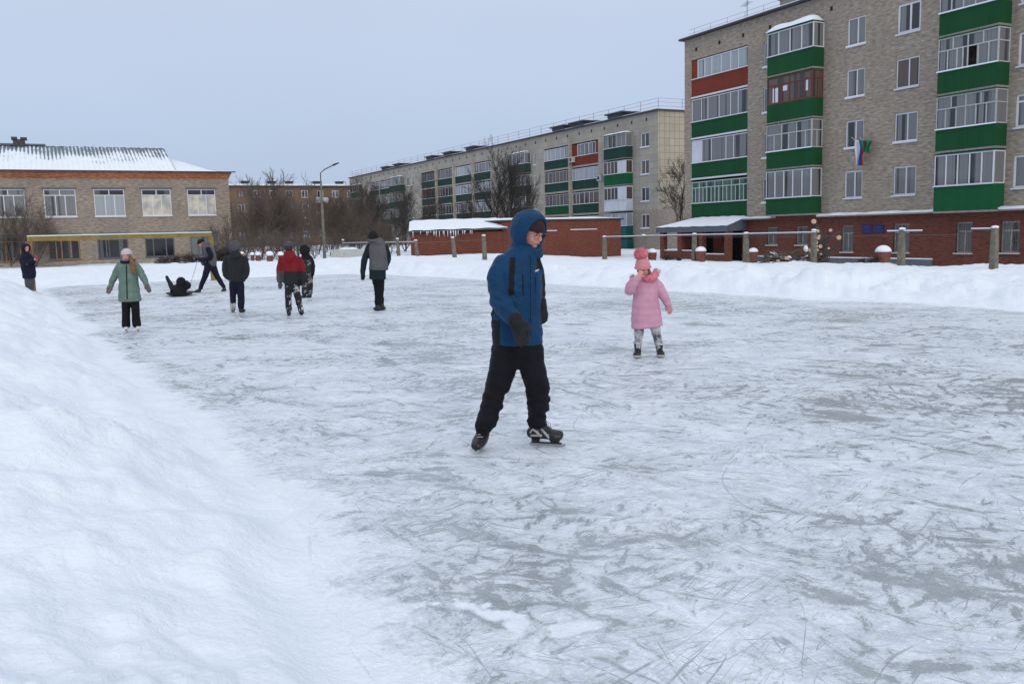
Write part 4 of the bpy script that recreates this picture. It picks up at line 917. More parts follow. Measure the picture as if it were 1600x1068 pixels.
#PEOPLE
cloth('blue_shell',(.0035,.052,.138),.6,.18); cloth('black_cloth',(.014,.015,.018),.8,.25); cloth('trouser_black',(.008,.0085,.012),.75,.3)
cloth('navy_cloth',(.012,.015,.035),.8,.2); cloth('mint_shell',(.165,.255,.21),.35,.18,sheen=0); cloth('pink_shell',(.74,.38,.52),.6,.12); cloth('pink_wool',(.74,.33,.38),.95,.15,sheen=.4)
cloth('pink_fur',(.80,.24,.31),.95,.3,sheen=.5); cloth('grey_fur',(.66,.58,.66),.95,.3,sheen=.5); cloth('white_wool',(.66,.60,.63),.95,.1,sheen=.3)
cloth('red_cloth',(.24,.014,.022),.75,.2); cloth('dark_grey_cloth',(.028,.031,.034),.8,.2); cloth('grey_vest',(.135,.135,.15),.8,.12); cloth('dark_green_cloth',(.014,.028,.034),.8,.2)
cloth('grey_cloth',(.10,.10,.115),.85,.2); cloth('brown_knit',(.045,.026,.028),.95,.2); cloth('charcoal_knit',(.028,.028,.031),.95,.25); cloth('mitten_grey',(.17,.14,.155),.9,.3); cloth('orange_cloth',(.30,.10,.05),.8,.2)
plain('skin',(.52,.29,.225),.55,.06,12); plain('skin_cold',(.54,.25,.21),.55,.08,12); plain('lips',(.36,.10,.09),.5,.05); plain('eye_white',(.55,.53,.52),.3,.03); plain('eye_dark',(.02,.015,.012),.3,.1)
plain('hair_auburn',(.17,.075,.030),.6,.3,30); plain('hair_dark',(.03,.02,.015),.6,.2,30); plain('skate_black',(.012,.012,.014),.35,.2,20); plain('skate_white',(.62,.60,.60),.4,.06); plain('skate_silver',(.33,.33,.34),.4,.2,20)
plain('steel',(.42,.43,.45),.25,.1,metal=.9); plain('lace',(.35,.34,.33),.8,.1); plain('sole_pale',(.38,.34,.29),.8,.2,20); plain('boot_dark',(.016,.016,.016),.6,.3,20); plain('glasses_metal',(.06,.05,.05),.3,.1)
plain('phone_red',(.30,.03,.05),.4,.05); plain('rope',(.30,.30,.32),.8,.2); plain('logo_grey',(.45,.47,.5),.6,.05); plain('sled_dark',(.02,.02,.025),.4,.2)
def speckle(name,c1,c2,sc,a,b):
    t=NT(name); p=t.obj(); n=t.noise(p,sc,4,.65); t.base(t.mix(t.rng(n,a,b),c1,c2),.85,.3); t.bump(t.noise(p,35,4),.35,.006)
speckle('snowy_trousers',(.016,.016,.02),(.50,.53,.58),9,.54,.62)
speckle('snowy_leggings',(.05,.045,.055),(.46,.47,.50),10,.36,.56)
speckle('camo_cloth',(.020,.024,.028),(.20,.195,.185),7,.54,.58)
speckle('camo_legs',(.018,.018,.02),(.30,.31,.33),8,.52,.60)
NF=Vector((math.sin(YAW),math.cos(YAW),0)); RT=Vector((math.cos(YAW),-math.sin(YAW),0)); UP=Vector((0,0,1))
def crom(P,k=3):
    out=[]
    for i in range(len(P)-1):
        p0=P[max(i-1,0)];p1=P[i];p2=P[i+1];p3=P[min(i+2,len(P)-1)]
        for j in range(k):
            t_=j/k; out.append(tuple(.5*((2*p1[m])+(-p0[m]+p2[m])*t_+(2*p0[m]-5*p1[m]+4*p2[m]-p3[m])*t_*t_+(-p0[m]+3*p1[m]-3*p2[m]+p3[m])*t_**3) for m in range(5)))
    out.append(tuple(P[-1])); return out
def etube(mb,pts,yaw=0,n=14,m=0,k=3,hem=.8):
    """pts: list of (Vector, ra, rb): elliptical tube with round caps"""
    Q=crom([(p.x,p.y,p.z,a,b) for p,a,b in pts],k)
    C=[Vector(q[:3]) for q in Q]; A=[max(q[3],.002) for q in Q]; B_=[max(q[4],.002) for q in Q]
    d0=(C[1]-C[0]).normalized(); d1=(C[-1]-C[-2]).normalized(); pre=[];post=[]
    for t_ in (80,55,28):
        s,c=math.sin(R(t_)),math.cos(R(t_)); rm=min(A[0],B_[0]); pre.append((C[0]-d0*rm*s*hem,A[0]*c,B_[0]*c))
    for t_ in (28,55,80):
        s,c=math.sin(R(t_)),math.cos(R(t_)); rm=min(A[-1],B_[-1]); post.append((C[-1]+d1*rm*s*.8,A[-1]*c,B_[-1]*c))
    L=pre+list(zip(C,A,B_))+post
    side=RT*math.cos(yaw)+NF*math.sin(yaw); V=[];F=[]
    for i,(c,a,b) in enumerate(L):
        d=(L[min(i+1,len(L)-1)][0]-L[max(i-1,0)][0]).normalized()
        s=side-d*side.dot(d); s=s.normalized() if s.length>.2 else d.orthogonal().normalized(); f=d.cross(s)
        for j in range(n): t_=2*math.pi*j/n; V.append(c+s*a*math.cos(t_)+f*b*math.sin(t_))
    for i in range(len(L)-1):
        for j in range(n): F.append((i*n+j,i*n+(j+1)%n,(i+1)*n+(j+1)%n,(i+1)*n+j))
    F.append(tuple(range(n))[::-1]); F.append(tuple(range((len(L)-1)*n,len(L)*n))); mb.add(V,F,m)
def oball(mb,c,r,ax,nu=18,nv=12):
    t_=MB(); t_.ball((0,0,0),r,0,nu,nv); mb.add([c+ax[0]*v[0]+ax[1]*v[1]+ax[2]*v[2] for v in t_.V],t_.F)
def solid(name,mb,mats,parent,voxel=.012,smooth=2,disp=None,mfun=None,decim=None):
    """fuse overlapping shapes into one continuous skin"""
    me=bpy.data.meshes.new('tmp'); c=np.mean([tuple(v) for v in mb.V],0); me.from_pydata([tuple(Vector(v)-Vector(c)) for v in mb.V],[],mb.F); me.update()
    ob=bpy.data.objects.new('tmp',me); COL.objects.link(ob)
    md=ob.modifiers.new('r','REMESH'); md.mode='VOXEL'; md.voxel_size=voxel
    if smooth: s=ob.modifiers.new('s','SMOOTH'); s.iterations=smooth; s.factor=.5
    dg=bpy.context.evaluated_depsgraph_get(); dg.update(); m2=bpy.data.meshes.new_from_object(ob.evaluated_get(dg)); bpy.data.objects.remove(ob); bpy.data.meshes.remove(me)
    n=len(m2.vertices)
    if disp:
        co=np.empty(n*3); m2.vertices.foreach_get('co',co); co=co.reshape(-1,3); no=np.array([v.normal[:] for v in m2.vertices]); w=co+c
        co=co+no*np.array([disp(Vector(p)) for p in w])[:,None]; m2.vertices.foreach_set('co',co.ravel())
    m2.name=name
    if not isinstance(mats,(list,tuple)): mats=[mats]
    m2.materials.clear()
    for q in mats: m2.materials.append(M(q))
    if mfun:
        m2.polygons.foreach_set('material_index',[mfun(Vector(p.center)+Vector(c)) for p in m2.polygons])
    m2.polygons.foreach_set('use_smooth',[True]*len(m2.polygons)); m2.update()
    ob=bpy.data.objects.new(name,m2); COL.objects.link(ob); WL[ob]=Vector(c); ob.parent=parent; ob.location=Vector(c)-WL[parent]; return ob
def nz_(p,s,o=2): return noise.fractal(p*s,1.0,2.0,o)
def folds(a=.008,s=9,zs=1.0):
    return lambda p:a*nz_(Vector((p.x,p.y,p.z*zs)),s,3)
def quilt(a,h,b=.004): return lambda p:a*(abs(math.sin(p.z*math.pi/h+.5*nz_(p,3)))**.6-.6)+b*nz_(p,12,2)
class Person:
    def __init__(s,px,py,label,group=None,z=0,vx=.012,d=None):
        P=onz(px,py,z) if d is None else depth(px,py,d)
        s.root=Vector(P); s.vx=vx; s.e=empty('person',s.root,label,'person',group); s.dep=float(CB[2]@(np.array(P)-C0)); s.s=FPX/s.dep
        s.body=MB()
    def J(s,px,py,dy=0):
        v=Vector(ray(px,py)); o=Vector(C0); t_=(dy-(o-s.root).dot(NF))/v.dot(NF); return o+v*t_
    def ch(s,pts):  # (px,py,dy,wa_px,rb_m or None)
        return [(s.J(p[0],p[1],p[2]),p[3]/s.s,(p[4] if len(p)>4 and p[4] is not None else p[3]/s.s)) for p in pts]
    def tube(s,mb,pts,yaw=0,k=3,sc=1,n=14,hem=.8): etube(mb,[(a,b*sc,c*sc) for a,b,c in s.ch(pts)],yaw,n,k=k,hem=hem)
    def head(s,px,py,dy,h,fw,tilt=0):
        c=s.J(px,py,dy); fw=Vector(fw).normalized(); fw=(RT*fw.x+NF*fw.y+UP*fw.z).normalized(); rt=fw.cross(UP).normalized(); up=rt.cross(fw).normalized()
        if tilt: rot=Matrix.Rotation(tilt,3,fw); rt=rot@rt; up=rot@up
        ax=(rt,fw,up); s.hc,s.hax,s.hh=c,ax,h; b=s.body
        q=lambda x,y,z:c+rt*x*h+fw*y*h+up*z*h; s.hq=q
        oball(b,q(0,-.04,.10),(.355*h,.42*h,.39*h),ax); oball(b,q(0,.12,-.12),(.285*h,.30*h,.34*h),ax); oball(b,q(0,.24,-.36),(.13*h,.14*h,.10*h),ax)
        oball(b,q(.15,.26,-.13),(.12*h,.12*h,.12*h),ax,10,7); oball(b,q(-.15,.26,-.13),(.12*h,.12*h,.12*h),ax,10,7)
        oball(b,q(0,.36,.09),(.22*h,.06*h,.045*h),ax,12,6)
        etube(b,[(q(0,.37,.05),.035*h,.035*h),(q(0,.45,-.06),.045*h,.045*h),(q(0,.47,-.11),.065*h,.05*h)],0,8)
        oball(b,q(0,.40,-.235),(.10*h,.035*h,.035*h),ax,10,6)
        for sg in (-1,1): oball(b,q(sg*.365,-.02,-.04),(.03*h,.07*h,.11*h),ax,8,6)
        etube(b,[(q(0,-.06,-.25),.20*h,.22*h),(q(0,-.10,-.62),.22*h,.23*h)],0,10)
        return q
    def face(s,glasses=False,eyes=True):
        q,h,ax=s.hq,s.hh,s.hax
        if eyes:
            for sg in (-1,1):
                m=MB(); oball(m,q(sg*.135,.355,.02),(.052*h,.03*h,.032*h),ax,10,7); e_=m.build('eye','eye_white',s.bobj,smooth=True)
                m=MB(); oball(m,q(sg*.135,.383,.015),(.026*h,.012*h,.028*h),ax,8,6); m.build('iris','eye_dark',e_,smooth=True)
                m=MB(); oball(m,q(sg*.14,.405,.105),(.075*h,.02*h,.016*h),ax,8,6); m.build('eyebrow','hair_dark',s.bobj,smooth=True)
        m=MB(); oball(m,q(0,.425,-.24),(.085*h,.02*h,.024*h),ax,10,6); m.build('lips','lips',s.bobj,smooth=True)
        if glasses:
            m=MB()
            for sg in (-1,1):
                P=[q(sg*.155+.118*math.cos(a),.455-.03*abs(math.cos(a)),.005+.085*math.sin(a)) for a in np.linspace(0,2*math.pi,17)]; m.tube(P,.0022,5,cap=False); m.tube([q(sg*.27,.44,.03),q(sg*.36,.25,.04),q(sg*.38,.0,.03)],.002,4)
            m.tube([q(-.04,.46,.03),q(0,.475,.045),q(.04,.46,.03)],.002,4); m.build('glasses','glasses_metal',s.e)
    def hand(s,mb,w,d,side,L=.18,fat=1.0,curl=.5,spread=1.0,thumb=1):
        """palm + four fingers + thumb; w wrist, d direction, side = thumb side"""
        d=d.normalized(); side=(side-d*side.dot(d)).normalized(); nrm=d.cross(side).normalized(); k=L/.18
        pw=.040*k
        etube(mb,[(w,.026*k*fat,.022*k*fat),(w+d*.035*k,.036*k*fat,.019*k*fat),(w+d*.085*k,.040*k*fat,.016*k*fat)],0,10) if False else None
        for t_ in np.linspace(-.9,.9,4): etube(mb,[(w,.017*k*fat,.017*k*fat),(w+d*.05*k+side*pw*.62*t_,.0175*k*fat,.0175*k*fat),(w+d*.09*k+side*pw*.8*t_,.0145*k*fat,.0145*k*fat)],0,8)
        for i,(t_,fl) in enumerate(((.92,.070),(.31,.080),(-.31,.075),(-.92,.058))):
            p0=w+d*.088*k+side*pw*.82*t_; P=[(p0,.0105*k*fat,.0105*k*fat)]; dd=d+side*.10*t_*spread; pp=p0
            for j,f in enumerate((.42,.32,.26)):
                dd=(dd+nrm*curl*(.55+.25*j)).normalized(); pp=pp+dd*fl*f*k; r_=(.0098-.0012*j)*k*fat; P.append((pp,r_,r_))
            etube(mb,P,0,8,k=2)
        p0=w+d*.03*k+side*pw*.75; etube(mb,[(p0,.015*k*fat,.015*k*fat),(p0+(d*.55+side*.8*spread).normalized()*.035*k,.0125*k*fat,.0125*k*fat),(p0+(d*.8+side*.5*spread+nrm*.35).normalized()*.066*k,.0098*k*fat,.0098*k*fat)],0,8,k=2)
    def glove(s,w,d,sd,mat='black_cloth'):
        m=MB(); s.hand(m,s.J(*w),s.J(*d)-s.J(*w),RT*sd,.15,1.6,.5,.6); return solid('glove',m,mat,s.e,.008,2)
    def finish_body(s,mat='skin',voxel=None): s.bobj=solid('body',s.body,mat,s.e,voxel or s.vx*.7,2); return s.bobj
def shoe(p,J,ankle,heel,toe,rw,name,mat,h=.10,voxel=.008,sole=None,shaft=None):
    """ankle, heel and toe are world points on the boot; one fused boot"""
    m=MB(); ax_=(toe-heel).normalized(); 
    etube(m,[(heel+UP*rw*.8,rw*.85,rw*.8),(heel.lerp(toe,.45)+UP*rw*.75,rw*.95,rw*.78),(heel.lerp(toe,.8)+UP*rw*.62,rw,rw*.62),(toe-ax_*rw*.4+UP*rw*.5,rw*.75,rw*.5)],0,12)
    etube(m,[(heel.lerp(toe,.16)+UP*rw*.8,rw*.9,rw*1.0),(ankle,rw*.95,rw*1.0)]+([(shaft,rw*1.12,rw*1.15)] if shaft else []),0,12)
    etube(m,[(ankle,rw*.8,rw*.8),(heel.lerp(toe,.55)+UP*rw*1.0,rw*.75,rw*.6)],0,10)
    b=solid(name,m,mat,p.e,voxel,2)
    if sole:
        m=MB(); s_=ax_.cross(UP).normalized(); V=[]
        for f,w in ((0,.8),(.3,.85),(.7,1.0),(.93,.7),(1,.3)):
            c=heel.lerp(toe,f); c=c-ax_*rw*.5*(1-f)
            for z_ in (-.004,.022):
                for sg in (-1,1): V.append(c+s_*sg*rw*w*1.02+UP*z_)
        F=[]
        for i in range(4): q=i*4; F+=[(q,q+4,q+5,q+1),(q+2,q+3,q+7,q+6),(q,q+2,q+6,q+4),(q+1,q+5,q+7,q+3)]
        F+=[(0,1,3,2),(16,18,19,17)]; m.add(V,F); m.build('sole',sole,b)
    return b
def blade(p,boot,heel,toe,drop,th=.004,mat='steel',holder='skate_black',tip=.02):
    """runner under a boot; heel/toe points on the sole, drop = vector down to the ice"""
    ax_=(toe-heel).normalized(); s_=ax_.cross(drop).normalized(); m=MB(); L=(toe-heel).length
    A=heel-ax_*.01; B_=toe+ax_*tip; V=[]
    for q in (A+drop*.62,B_+drop*.62,B_+ax_*.01+drop*.85,B_-ax_*.02+drop,A+ax_*.015+drop,A-ax_*.004+drop*.85):
        V+=[q-s_*th,q+s_*th]
    n=6; F=[(2*i,2*((i+1)%n),2*((i+1)%n)+1,2*i+1) for i in range(n)]+[tuple(2*i for i in range(n))[::-1],tuple(2*i+1 for i in range(n))]
    m.add(V,F); bl=m.build('blade',mat,boot)
    m=MB()
    for f0,f1 in ((.02,.30),(.62,.95)):
        a=heel+ax_*L*f0; b=heel+ax_*L*f1; V=[]
        for q,w in ((a,.022),(b,.022),(b-ax_*.012+drop*.66,.007),(a+ax_*.012+drop*.66,.007)): V+=[q-s_*w,q+s_*w]
        m.add(V,[(0,2,3,1),(2,4,5,3),(4,6,7,5),(6,0,1,7),(0,6,4,2),(1,3,5,7)])
    a=heel+drop*.45; b=toe+drop*.45; V=[]
    for q in (a,b,b+drop*.22,a+drop*.22): V+=[q-s_*.006,q+s_*.006]
    m.add(V,[(0,2,3,1),(2,4,5,3),(4,6,7,5),(6,0,1,7),(0,6,4,2),(1,3,5,7)]); m.build('blade_holder',holder,boot)

# ---------------- 1. boy in blue, foreground
B=Person(853,695,'tall boy in blue hooded jacket and black trousers skating in the foreground',vx=.009)
q=B.head(829,362,0,.225,(.72,-.66,-.38))
T=[(808,548,0,30,.13),(807,500,0,30,.125),(808,450,0,33,.13),(812,415,0,32,.12),(820,396,0,17,.09)]
armN=[(783,413,-.05,13),(779,445,-.09,12),(782,470,-.14,11.5),(795,490,-.24,9),(808,503,-.30,7)]
armF=[(832,412,.08,11),(839,440,.09,10),(841,462,.08,9),(844,476,.03,7.5)]
legL=[(791,548,0,19),(784,585,-.02,17),(774,615,-.04,14.5),(765,645,-.08,12),(757,672,-.10,10)]
legR=[(828,548,0,19.5),(836,585,-.03,18),(840,615,-.03,16),(840,645,.01,14.5),(840,664,.02,13)]
for L,sc in ((T,.82),(armN,.72),(armF,.72),(legL,.75),(legR,.75)): B.tube(B.body,L,yaw=.55 if L is T else 0,sc=sc)
B.hand(B.body,B.J(807,501,-.30),B.J(818,533,-.34)-B.J(806,500,-.30),RT*.9-NF*.3,.15,.55,.5,.5)
B.hand(B.body,B.J(845,475,.03),B.J(848,491,.01)-B.J(845,475,.03),-RT,.14,.7,.5)
B.finish_body('skin_cold',.0055); B.face(glasses=True)
# jacket: torso, sleeves, hem
J=MB(); B.tube(J,[(808,536,0,41,.165),(808,520,0,41.5,.165),(807,480,0,41,.165),(808,445,0,41,.16),(810,420,0,37,.15),(815,403,0,27,.12),(820,391,0,18,.10)],yaw=.6,n=26,hem=.12)
B.tube(J,[(788,411,-.03,17),(779,432,-.07,17),(779,452,-.10,16.5),(782,470,-.15,16),(792,486,-.22,14.5),(803,498,-.28,12.5)]); B.tube(J,[(832,409,.06,14),(839,432,.08,13),(841,455,.08,11),(844,471,.04,9.5)])
def jf(p):
    a=.008*nz_(Vector((p.x,p.y,p.z*1.3)),6,3)+.006*abs(nz_(Vector((p.x+p.z*.6,p.y,p.z*1.8)),9,2))+.003*nz_(p,22,2)-.003
    q_=CB@(np.array(p)-C0); x=800+FPX*q_[0]/q_[2]; y=534+FPX*q_[1]/q_[2]
    if x<806 and 435<y<508: a+=.008*math.sin((y-.45*x)*.36+2*nz_(p,6))*max(0,1-abs(y-472)/38)
    return a
def pix(p): q_=CB@(np.array(p)-C0); return 800+FPX*q_[0]/q_[2],534+FPX*q_[1]/q_[2]
bs=B.s
def jm(p):
    x,y=pix(p); r=p-B.root; f=r.dot(NF)
    if y>468 and x<781 and not (f<-.10 and y<500): return 1            # black rear panel below the elbow
    if y<492 and abs(x-(801-(y-400)*.04))<4.5 and 402<y<462 and f<.02: return 1      # shoulder inserts
    if 838<x<849 and 398<y<420 and f<.05: return 1
    if x>843.5 and y>430 and f>.02: return 1
    if abs(x-817-.01*(y-450))<.9 and 430<y<462: return 1               # chest zips
    if abs(x-836.5)<.9 and 432<y<455: return 1
    return 0
ja=solid('jacket',J,['blue_shell','black_cloth'],B.e,.0075,2,jf,jm)
m=MB(); 
for i in range(14):
    y0=398+i*9.8
    a_=B.J(825+.02*i,y0,-.30); 
mz=MB(); P=[]
bv=None
def proj_on(obj,px,py,off=.004):
    """point on a finished garment seen through a given direction (used for trims that lie on cloth)"""
    me=obj.data; W_=WL[obj]; bt=BVHTree.FromPolygons([v.co+W_ for v in me.vertices],[p_.vertices[:] for p_ in me.polygons]) if obj.name not in _BV else _BV[obj.name]
    _BV[obj.name]=bt; v=Vector(ray(px,py)).normalized(); h=bt.ray_cast(Vector(C0),v); return (h[0]-v*off) if h[0] else None
_BV={}
def trim(obj,pix_,r,name,mat,parent=None,off=.002):
    P=[proj_on(obj,*a,off) for a in pix_]; P=[p for p in P if p]; 
    if len(P)<2: return
    m_=MB(); m_.tube(P,r,6); return m_.build(name,mat,parent or obj,smooth=True)
trim(ja,[(826,398+i*6) for i in range(22)],.005,'zip_flap','blue_shell',off=-.001); trim(ja,[(829,400+i*6) for i in range(22)],.0022,'zip','black_cloth',off=.001)
trim(ja,[(817+.1*i,430+i*4) for i in range(9)],.0035,'pocket_zip','black_cloth',off=.001); trim(ja,[(836.5,433+i*4) for i in range(7)],.0035,'pocket_zip','black_cloth',off=.001)
P=[proj_on(ja,x,y,.002) for x,y in ((836,424),(839,422.5),(842,421))]
if all(P): m=MB(); m.tube(P,[.006,.008,.003],6); m.build('chest_mark','logo_grey',ja)
# hood: outer shell minus opening, built as a thick curved sheet
hc=B.hc; rt,fw,up=B.hax
def hood(p,parent,mat,rx,ry,rz,cen,open_ang=62,th=.018,name='hood',tiltz=-8,vox=.008,rim=.012,disp=None,neck=None,rimmat=None):
    m=MB(); nu,nv=28,16; V=[];F=[]; c=p.hq(*cen); h=p.hh
    rot=Matrix.Rotation(R(tiltz),3,rt_) if False else None
    # polar angle measured from the facing direction; leave open within open_ang
    for lay in (0,1):
        for i in range(nv+1):
            t_=R(open_ang)+(math.pi-R(open_ang))*i/nv
            for j in range(nu):
                a=2*math.pi*j/nu; k=1 if lay==0 else 1-th/ rx
                x=math.sin(t_)*math.cos(a)*rx*k; z=math.sin(t_)*math.sin(a)*rz*k; y=math.cos(t_)*ry*k
                V.append(c+p.hax[0]*x+p.hax[1]*y+p.hax[2]*z)
    N=(nv+1)*nu
    for i in range(nv):
        for j in range(nu):
            a=i*nu+j;b=i*nu+(j+1)%nu; F.append((a,a+nu,b+nu,b)); F.append((N+a,N+b,N+b+nu,N+a+nu))
    for j in range(nu): a=j;b=(j+1)%nu; F.append((a,b,N+b,N+a))
    F.append(tuple(nv*nu+j for j in range(nu))); F.append(tuple(N+nv*nu+j for j in range(nu))[::-1])
    m.add(V,F)
    if rim: 
        P_=[V[j]*.5+V[N+j]*.5 for j in range(nu)]; m.tube(P_+[P_[0]],rim,8,cap=False)
    if neck:
        for pts in neck: etube(m,pts,0,16)
    return solid(name,m,mat,parent,vox,2,disp)
hd=hood(B,ja,'blue_shell',.130,.145,.150,(0,-.08,.02),open_ang=60,th=.022,vox=.0075,rim=.013,disp=folds(.011,9),neck=None)
m=MB(); c_=B.hq(0,-.05,-.52)
for k,(x,y) in enumerate(((800,392),(806,398),(815,402),(824,402),(832,396),(838,388))):
    pass
P=[]
for a in np.linspace(0,2*math.pi,15): P.append(B.hq(.42*math.cos(a),.02+.42*math.sin(a),-.60-.05*math.sin(a)))
m.tube(P,.028,10,cap=False); 
P=[B.hq(.38*math.cos(a),.02+.41*math.sin(a),-.44-.06*math.sin(a)) for a in np.linspace(0,2*math.pi,15)]; m.tube(P,.026,10,cap=False)
solid('collar',m,'blue_shell',ja,.0085,2,folds(.010,10))
# knitted beanie inside the hood
m=MB(); nu,nv=26,10; V=[];F=[]
for i in range(nv+1):
    t_=math.pi/2*i/nv
    for j in range(nu):
        a=2*math.pi*j/nu; V.append(B.hq(.405*math.cos(t_)*math.cos(a),-.03+.47*math.cos(t_)*math.sin(a),.14+.42*math.sin(t_)))
F=[(i*nu+j,i*nu+(j+1)%nu,(i+1)*nu+(j+1)%nu,(i+1)*nu+j) for i in range(nv) for j in range(nu)]; F.append(tuple(range(nu))[::-1]); m.add(V,F)
P=[B.hq(.405*math.cos(a),-.03+.468*math.sin(a),.15) for a in np.linspace(0,2*math.pi,21)]; m.tube(P,.006,8,cap=False)
m.build('beanie','brown_knit',B.e,smooth=True)
m=MB(); P=[B.hq(.24*math.cos(a),-.02+.32*math.sin(a),-.60+.04*math.sin(a)) for a in np.linspace(0,2*math.pi,15)]; m.tube(P,.036,10,cap=False); solid('scarf','x' and m,'charcoal_knit',B.e,.009,2,folds(.004,14))
# trousers with stacked creases at the calves
t_=MB(); B.tube(t_,[(809,530,0,38,.145),(809,546,0,38,.145),(808,556,0,30,.12)],yaw=.5,n=22,hem=.8)
B.tube(t_,[(789,545,0,22),(787,565,0,22),(783,585,-.02,20.5),(774,612,-.04,18),(766,640,-.07,16),(758,664,-.10,13.5),(755,674,-.10,12.5)],n=20)
B.tube(t_,[(828,545,0,21.5),(830,565,-.02,20.5),(834,582,-.03,19.5),(839,606,-.03,18.5),(840,635,.0,16.5),(840,654,.02,15),(840,662,.02,15)],n=20)
def tf(p):
    x,y=pix(p); w=min(1,max(0,(y-588)/25)); return .018*w*nz_(Vector((p.x*5,p.y*5,p.z*19+p.x*6)),1,2) + .009*nz_(Vector((p.x*6,p.y*6,p.z*9)),1,3)
solid('trousers',t_,'trouser_black',B.e,.0075,1,tf)
# gloves
for wpt,dpt,sd in (((806,500,-.30),(818,533,-.34),1),((845,474,.03),(848,491,.01),-1)):
    m=MB(); w_=B.J(*wpt); d_=B.J(*dpt)-w_; sc=.205 if sd==1 else .15
    etube(m,[(w_-d_.normalized()*.02,.052 if sd==1 else .043,.046 if sd==1 else .04),(w_+d_.normalized()*.03,.052 if sd==1 else .042,.046 if sd==1 else .038)],0,14); B.hand(m,w_+d_.normalized()*.012,d_,RT*sd*.9-NF*.3,sc,1.6,.5,.8); solid('glove',m,'charcoal_knit',B.e,.006,2,folds(.003,25))
# flat skate (image right) pointing right
ank=B.J(838,664,.02); he=B.J(830,684,.02); to=B.J(880,688,-.06); drop=Vector((0,0,-.035)); 
he.z=.052; to.z=.052
bt=shoe(B,None,ank,he,to,.052,'skate','skate_black',voxel=.006); m=MB()
blade(B,bt,he.copy(),to.copy()-(to-he).normalized()*.012,Vector((0,0,-.052)))
def strip(bt,pl,r,nm,mat):
    P=[proj_on(bt,*a,.001) for a in pl]; P=[p for p in P if p]
    if len(P)>1: m=MB(); m.tube(P,r,6); m.build(nm,mat,bt,smooth=True)
strip(bt,[(829+i*3,680-i*.0+ (i%2)*0) for i in range(7)],.008,'side_stripe','skate_silver'); strip(bt,[(828,676),(833,670),(840,676),(846,682)],.009,'side_stripe','skate_silver'); strip(bt,[(846,670),(852,677),(858,684)],.009,'side_stripe','skate_silver'); strip(bt,[(828,686),(840,688),(852,690),(866,690)],.007,'side_stripe','skate_silver'); strip(bt,[(856,678),(858,684),(861,688)],.004,'side_stripe','skate_silver')
m=MB()
for k in range(4): a=(to-he).normalized(); c=ank.lerp(he.lerp(to,.62)+UP*.05,.15+k*.24)+a*.028; s_=a.cross(UP); m.tube([c-s_*.03-UP*.004,c+a*.004+UP*.012,c+s_*.03-UP*.004],.0035,5)
a=(to-he).normalized(); c=ank+a*.05; m.tube([c,c+a*.035+UP*.03,c+a*.05-UP*.01,c+a*.02-UP*.03],.003,5); m.tube([c,c+a*.02+UP*.04,c+a*.06+UP*.015,c+a*.055-UP*.035],.003,5); m.build('lace','lace',bt)
# trailing skate (image left), toe pointing to camera and down
ank=B.J(755,672,-.10); tip=B.J(745,705,-.16); he=B.J(757,683,-.05); to=B.J(742,697,-.20)
m=MB(); etube(m,[(B.J(757,668,-.09),.044,.046),(B.J(753,682,-.10),.052,.055),(B.J(748,691,-.16),.052,.045),(B.J(744,697,-.215),.040,.030)],0,14); etube(m,[(B.J(756,684,-.07),.036,.04),(B.J(752,688,-.02),.030,.034)],0,12); bt2=solid('skate',m,'skate_black',B.e,.006,2)
m=MB()
for k,(x,y) in enumerate(((755,670),(753,674),(751.5,678),(750,682))):
    P=[proj_on(bt2,x-4.5,y+.6,.001),proj_on(bt2,x,y,.003),proj_on(bt2,x+4.5,y+.2,.001)]; P=[p for p in P if p]
    if len(P)>1: m.tube(P,.0035,5)
if m.V: m.build('lace','lace',bt2)
hh_=B.J(752,694,-.02); tt_=B.J(743.5,701,-.21)
blade(B,bt2,hh_+UP*.012,tt_+UP*.012,Vector((0,0,-1))*max(.03,min(hh_.z,tt_.z)+.0))

# ---------------- helpers for the smaller figures
def beanie(p,mat,z0=.12,hh=.44,w=.43,rim=.014,name='hat',rib=False):
    m=MB(); nu,nv=20,9; V=[];F=[]
    for i in range(nv+1):
        t_=math.pi/2*i/nv
        for j in range(nu): a=2*math.pi*j/nu; V.append(p.hq(w*math.cos(t_)**.8*math.cos(a) if t_<1.56 else 0,-.03+w*1.12*(math.cos(t_)**.8 if t_<1.56 else 0)*math.sin(a),z0+hh*math.sin(t_)))
    F=[(i*nu+j,i*nu+(j+1)%nu,(i+1)*nu+(j+1)%nu,(i+1)*nu+j) for i in range(nv) for j in range(nu)]; F.append(tuple(range(nu))[::-1]); m.add(V,F)
    m.tube([p.hq(w*1.01*math.cos(a),-.03+w*1.13*math.sin(a),z0+.02) for a in np.linspace(0,2*math.pi,19)],rim,8,cap=False)
    return m.build(name,mat,p.e,smooth=True)
def mkbody(p,chains,hands,skin='skin_cold',vox=None,yaw=0):
    for i,c in enumerate(chains): p.tube(p.body,c,sc=.72,yaw=yaw if i==0 else 0)
    for (w,d,sd) in hands:
        p.hand(p.body,p.J(*w),p.J(*d)-p.J(*w),RT*sd,.13,.9,.5)
    p.finish_body(skin,vox or .009)
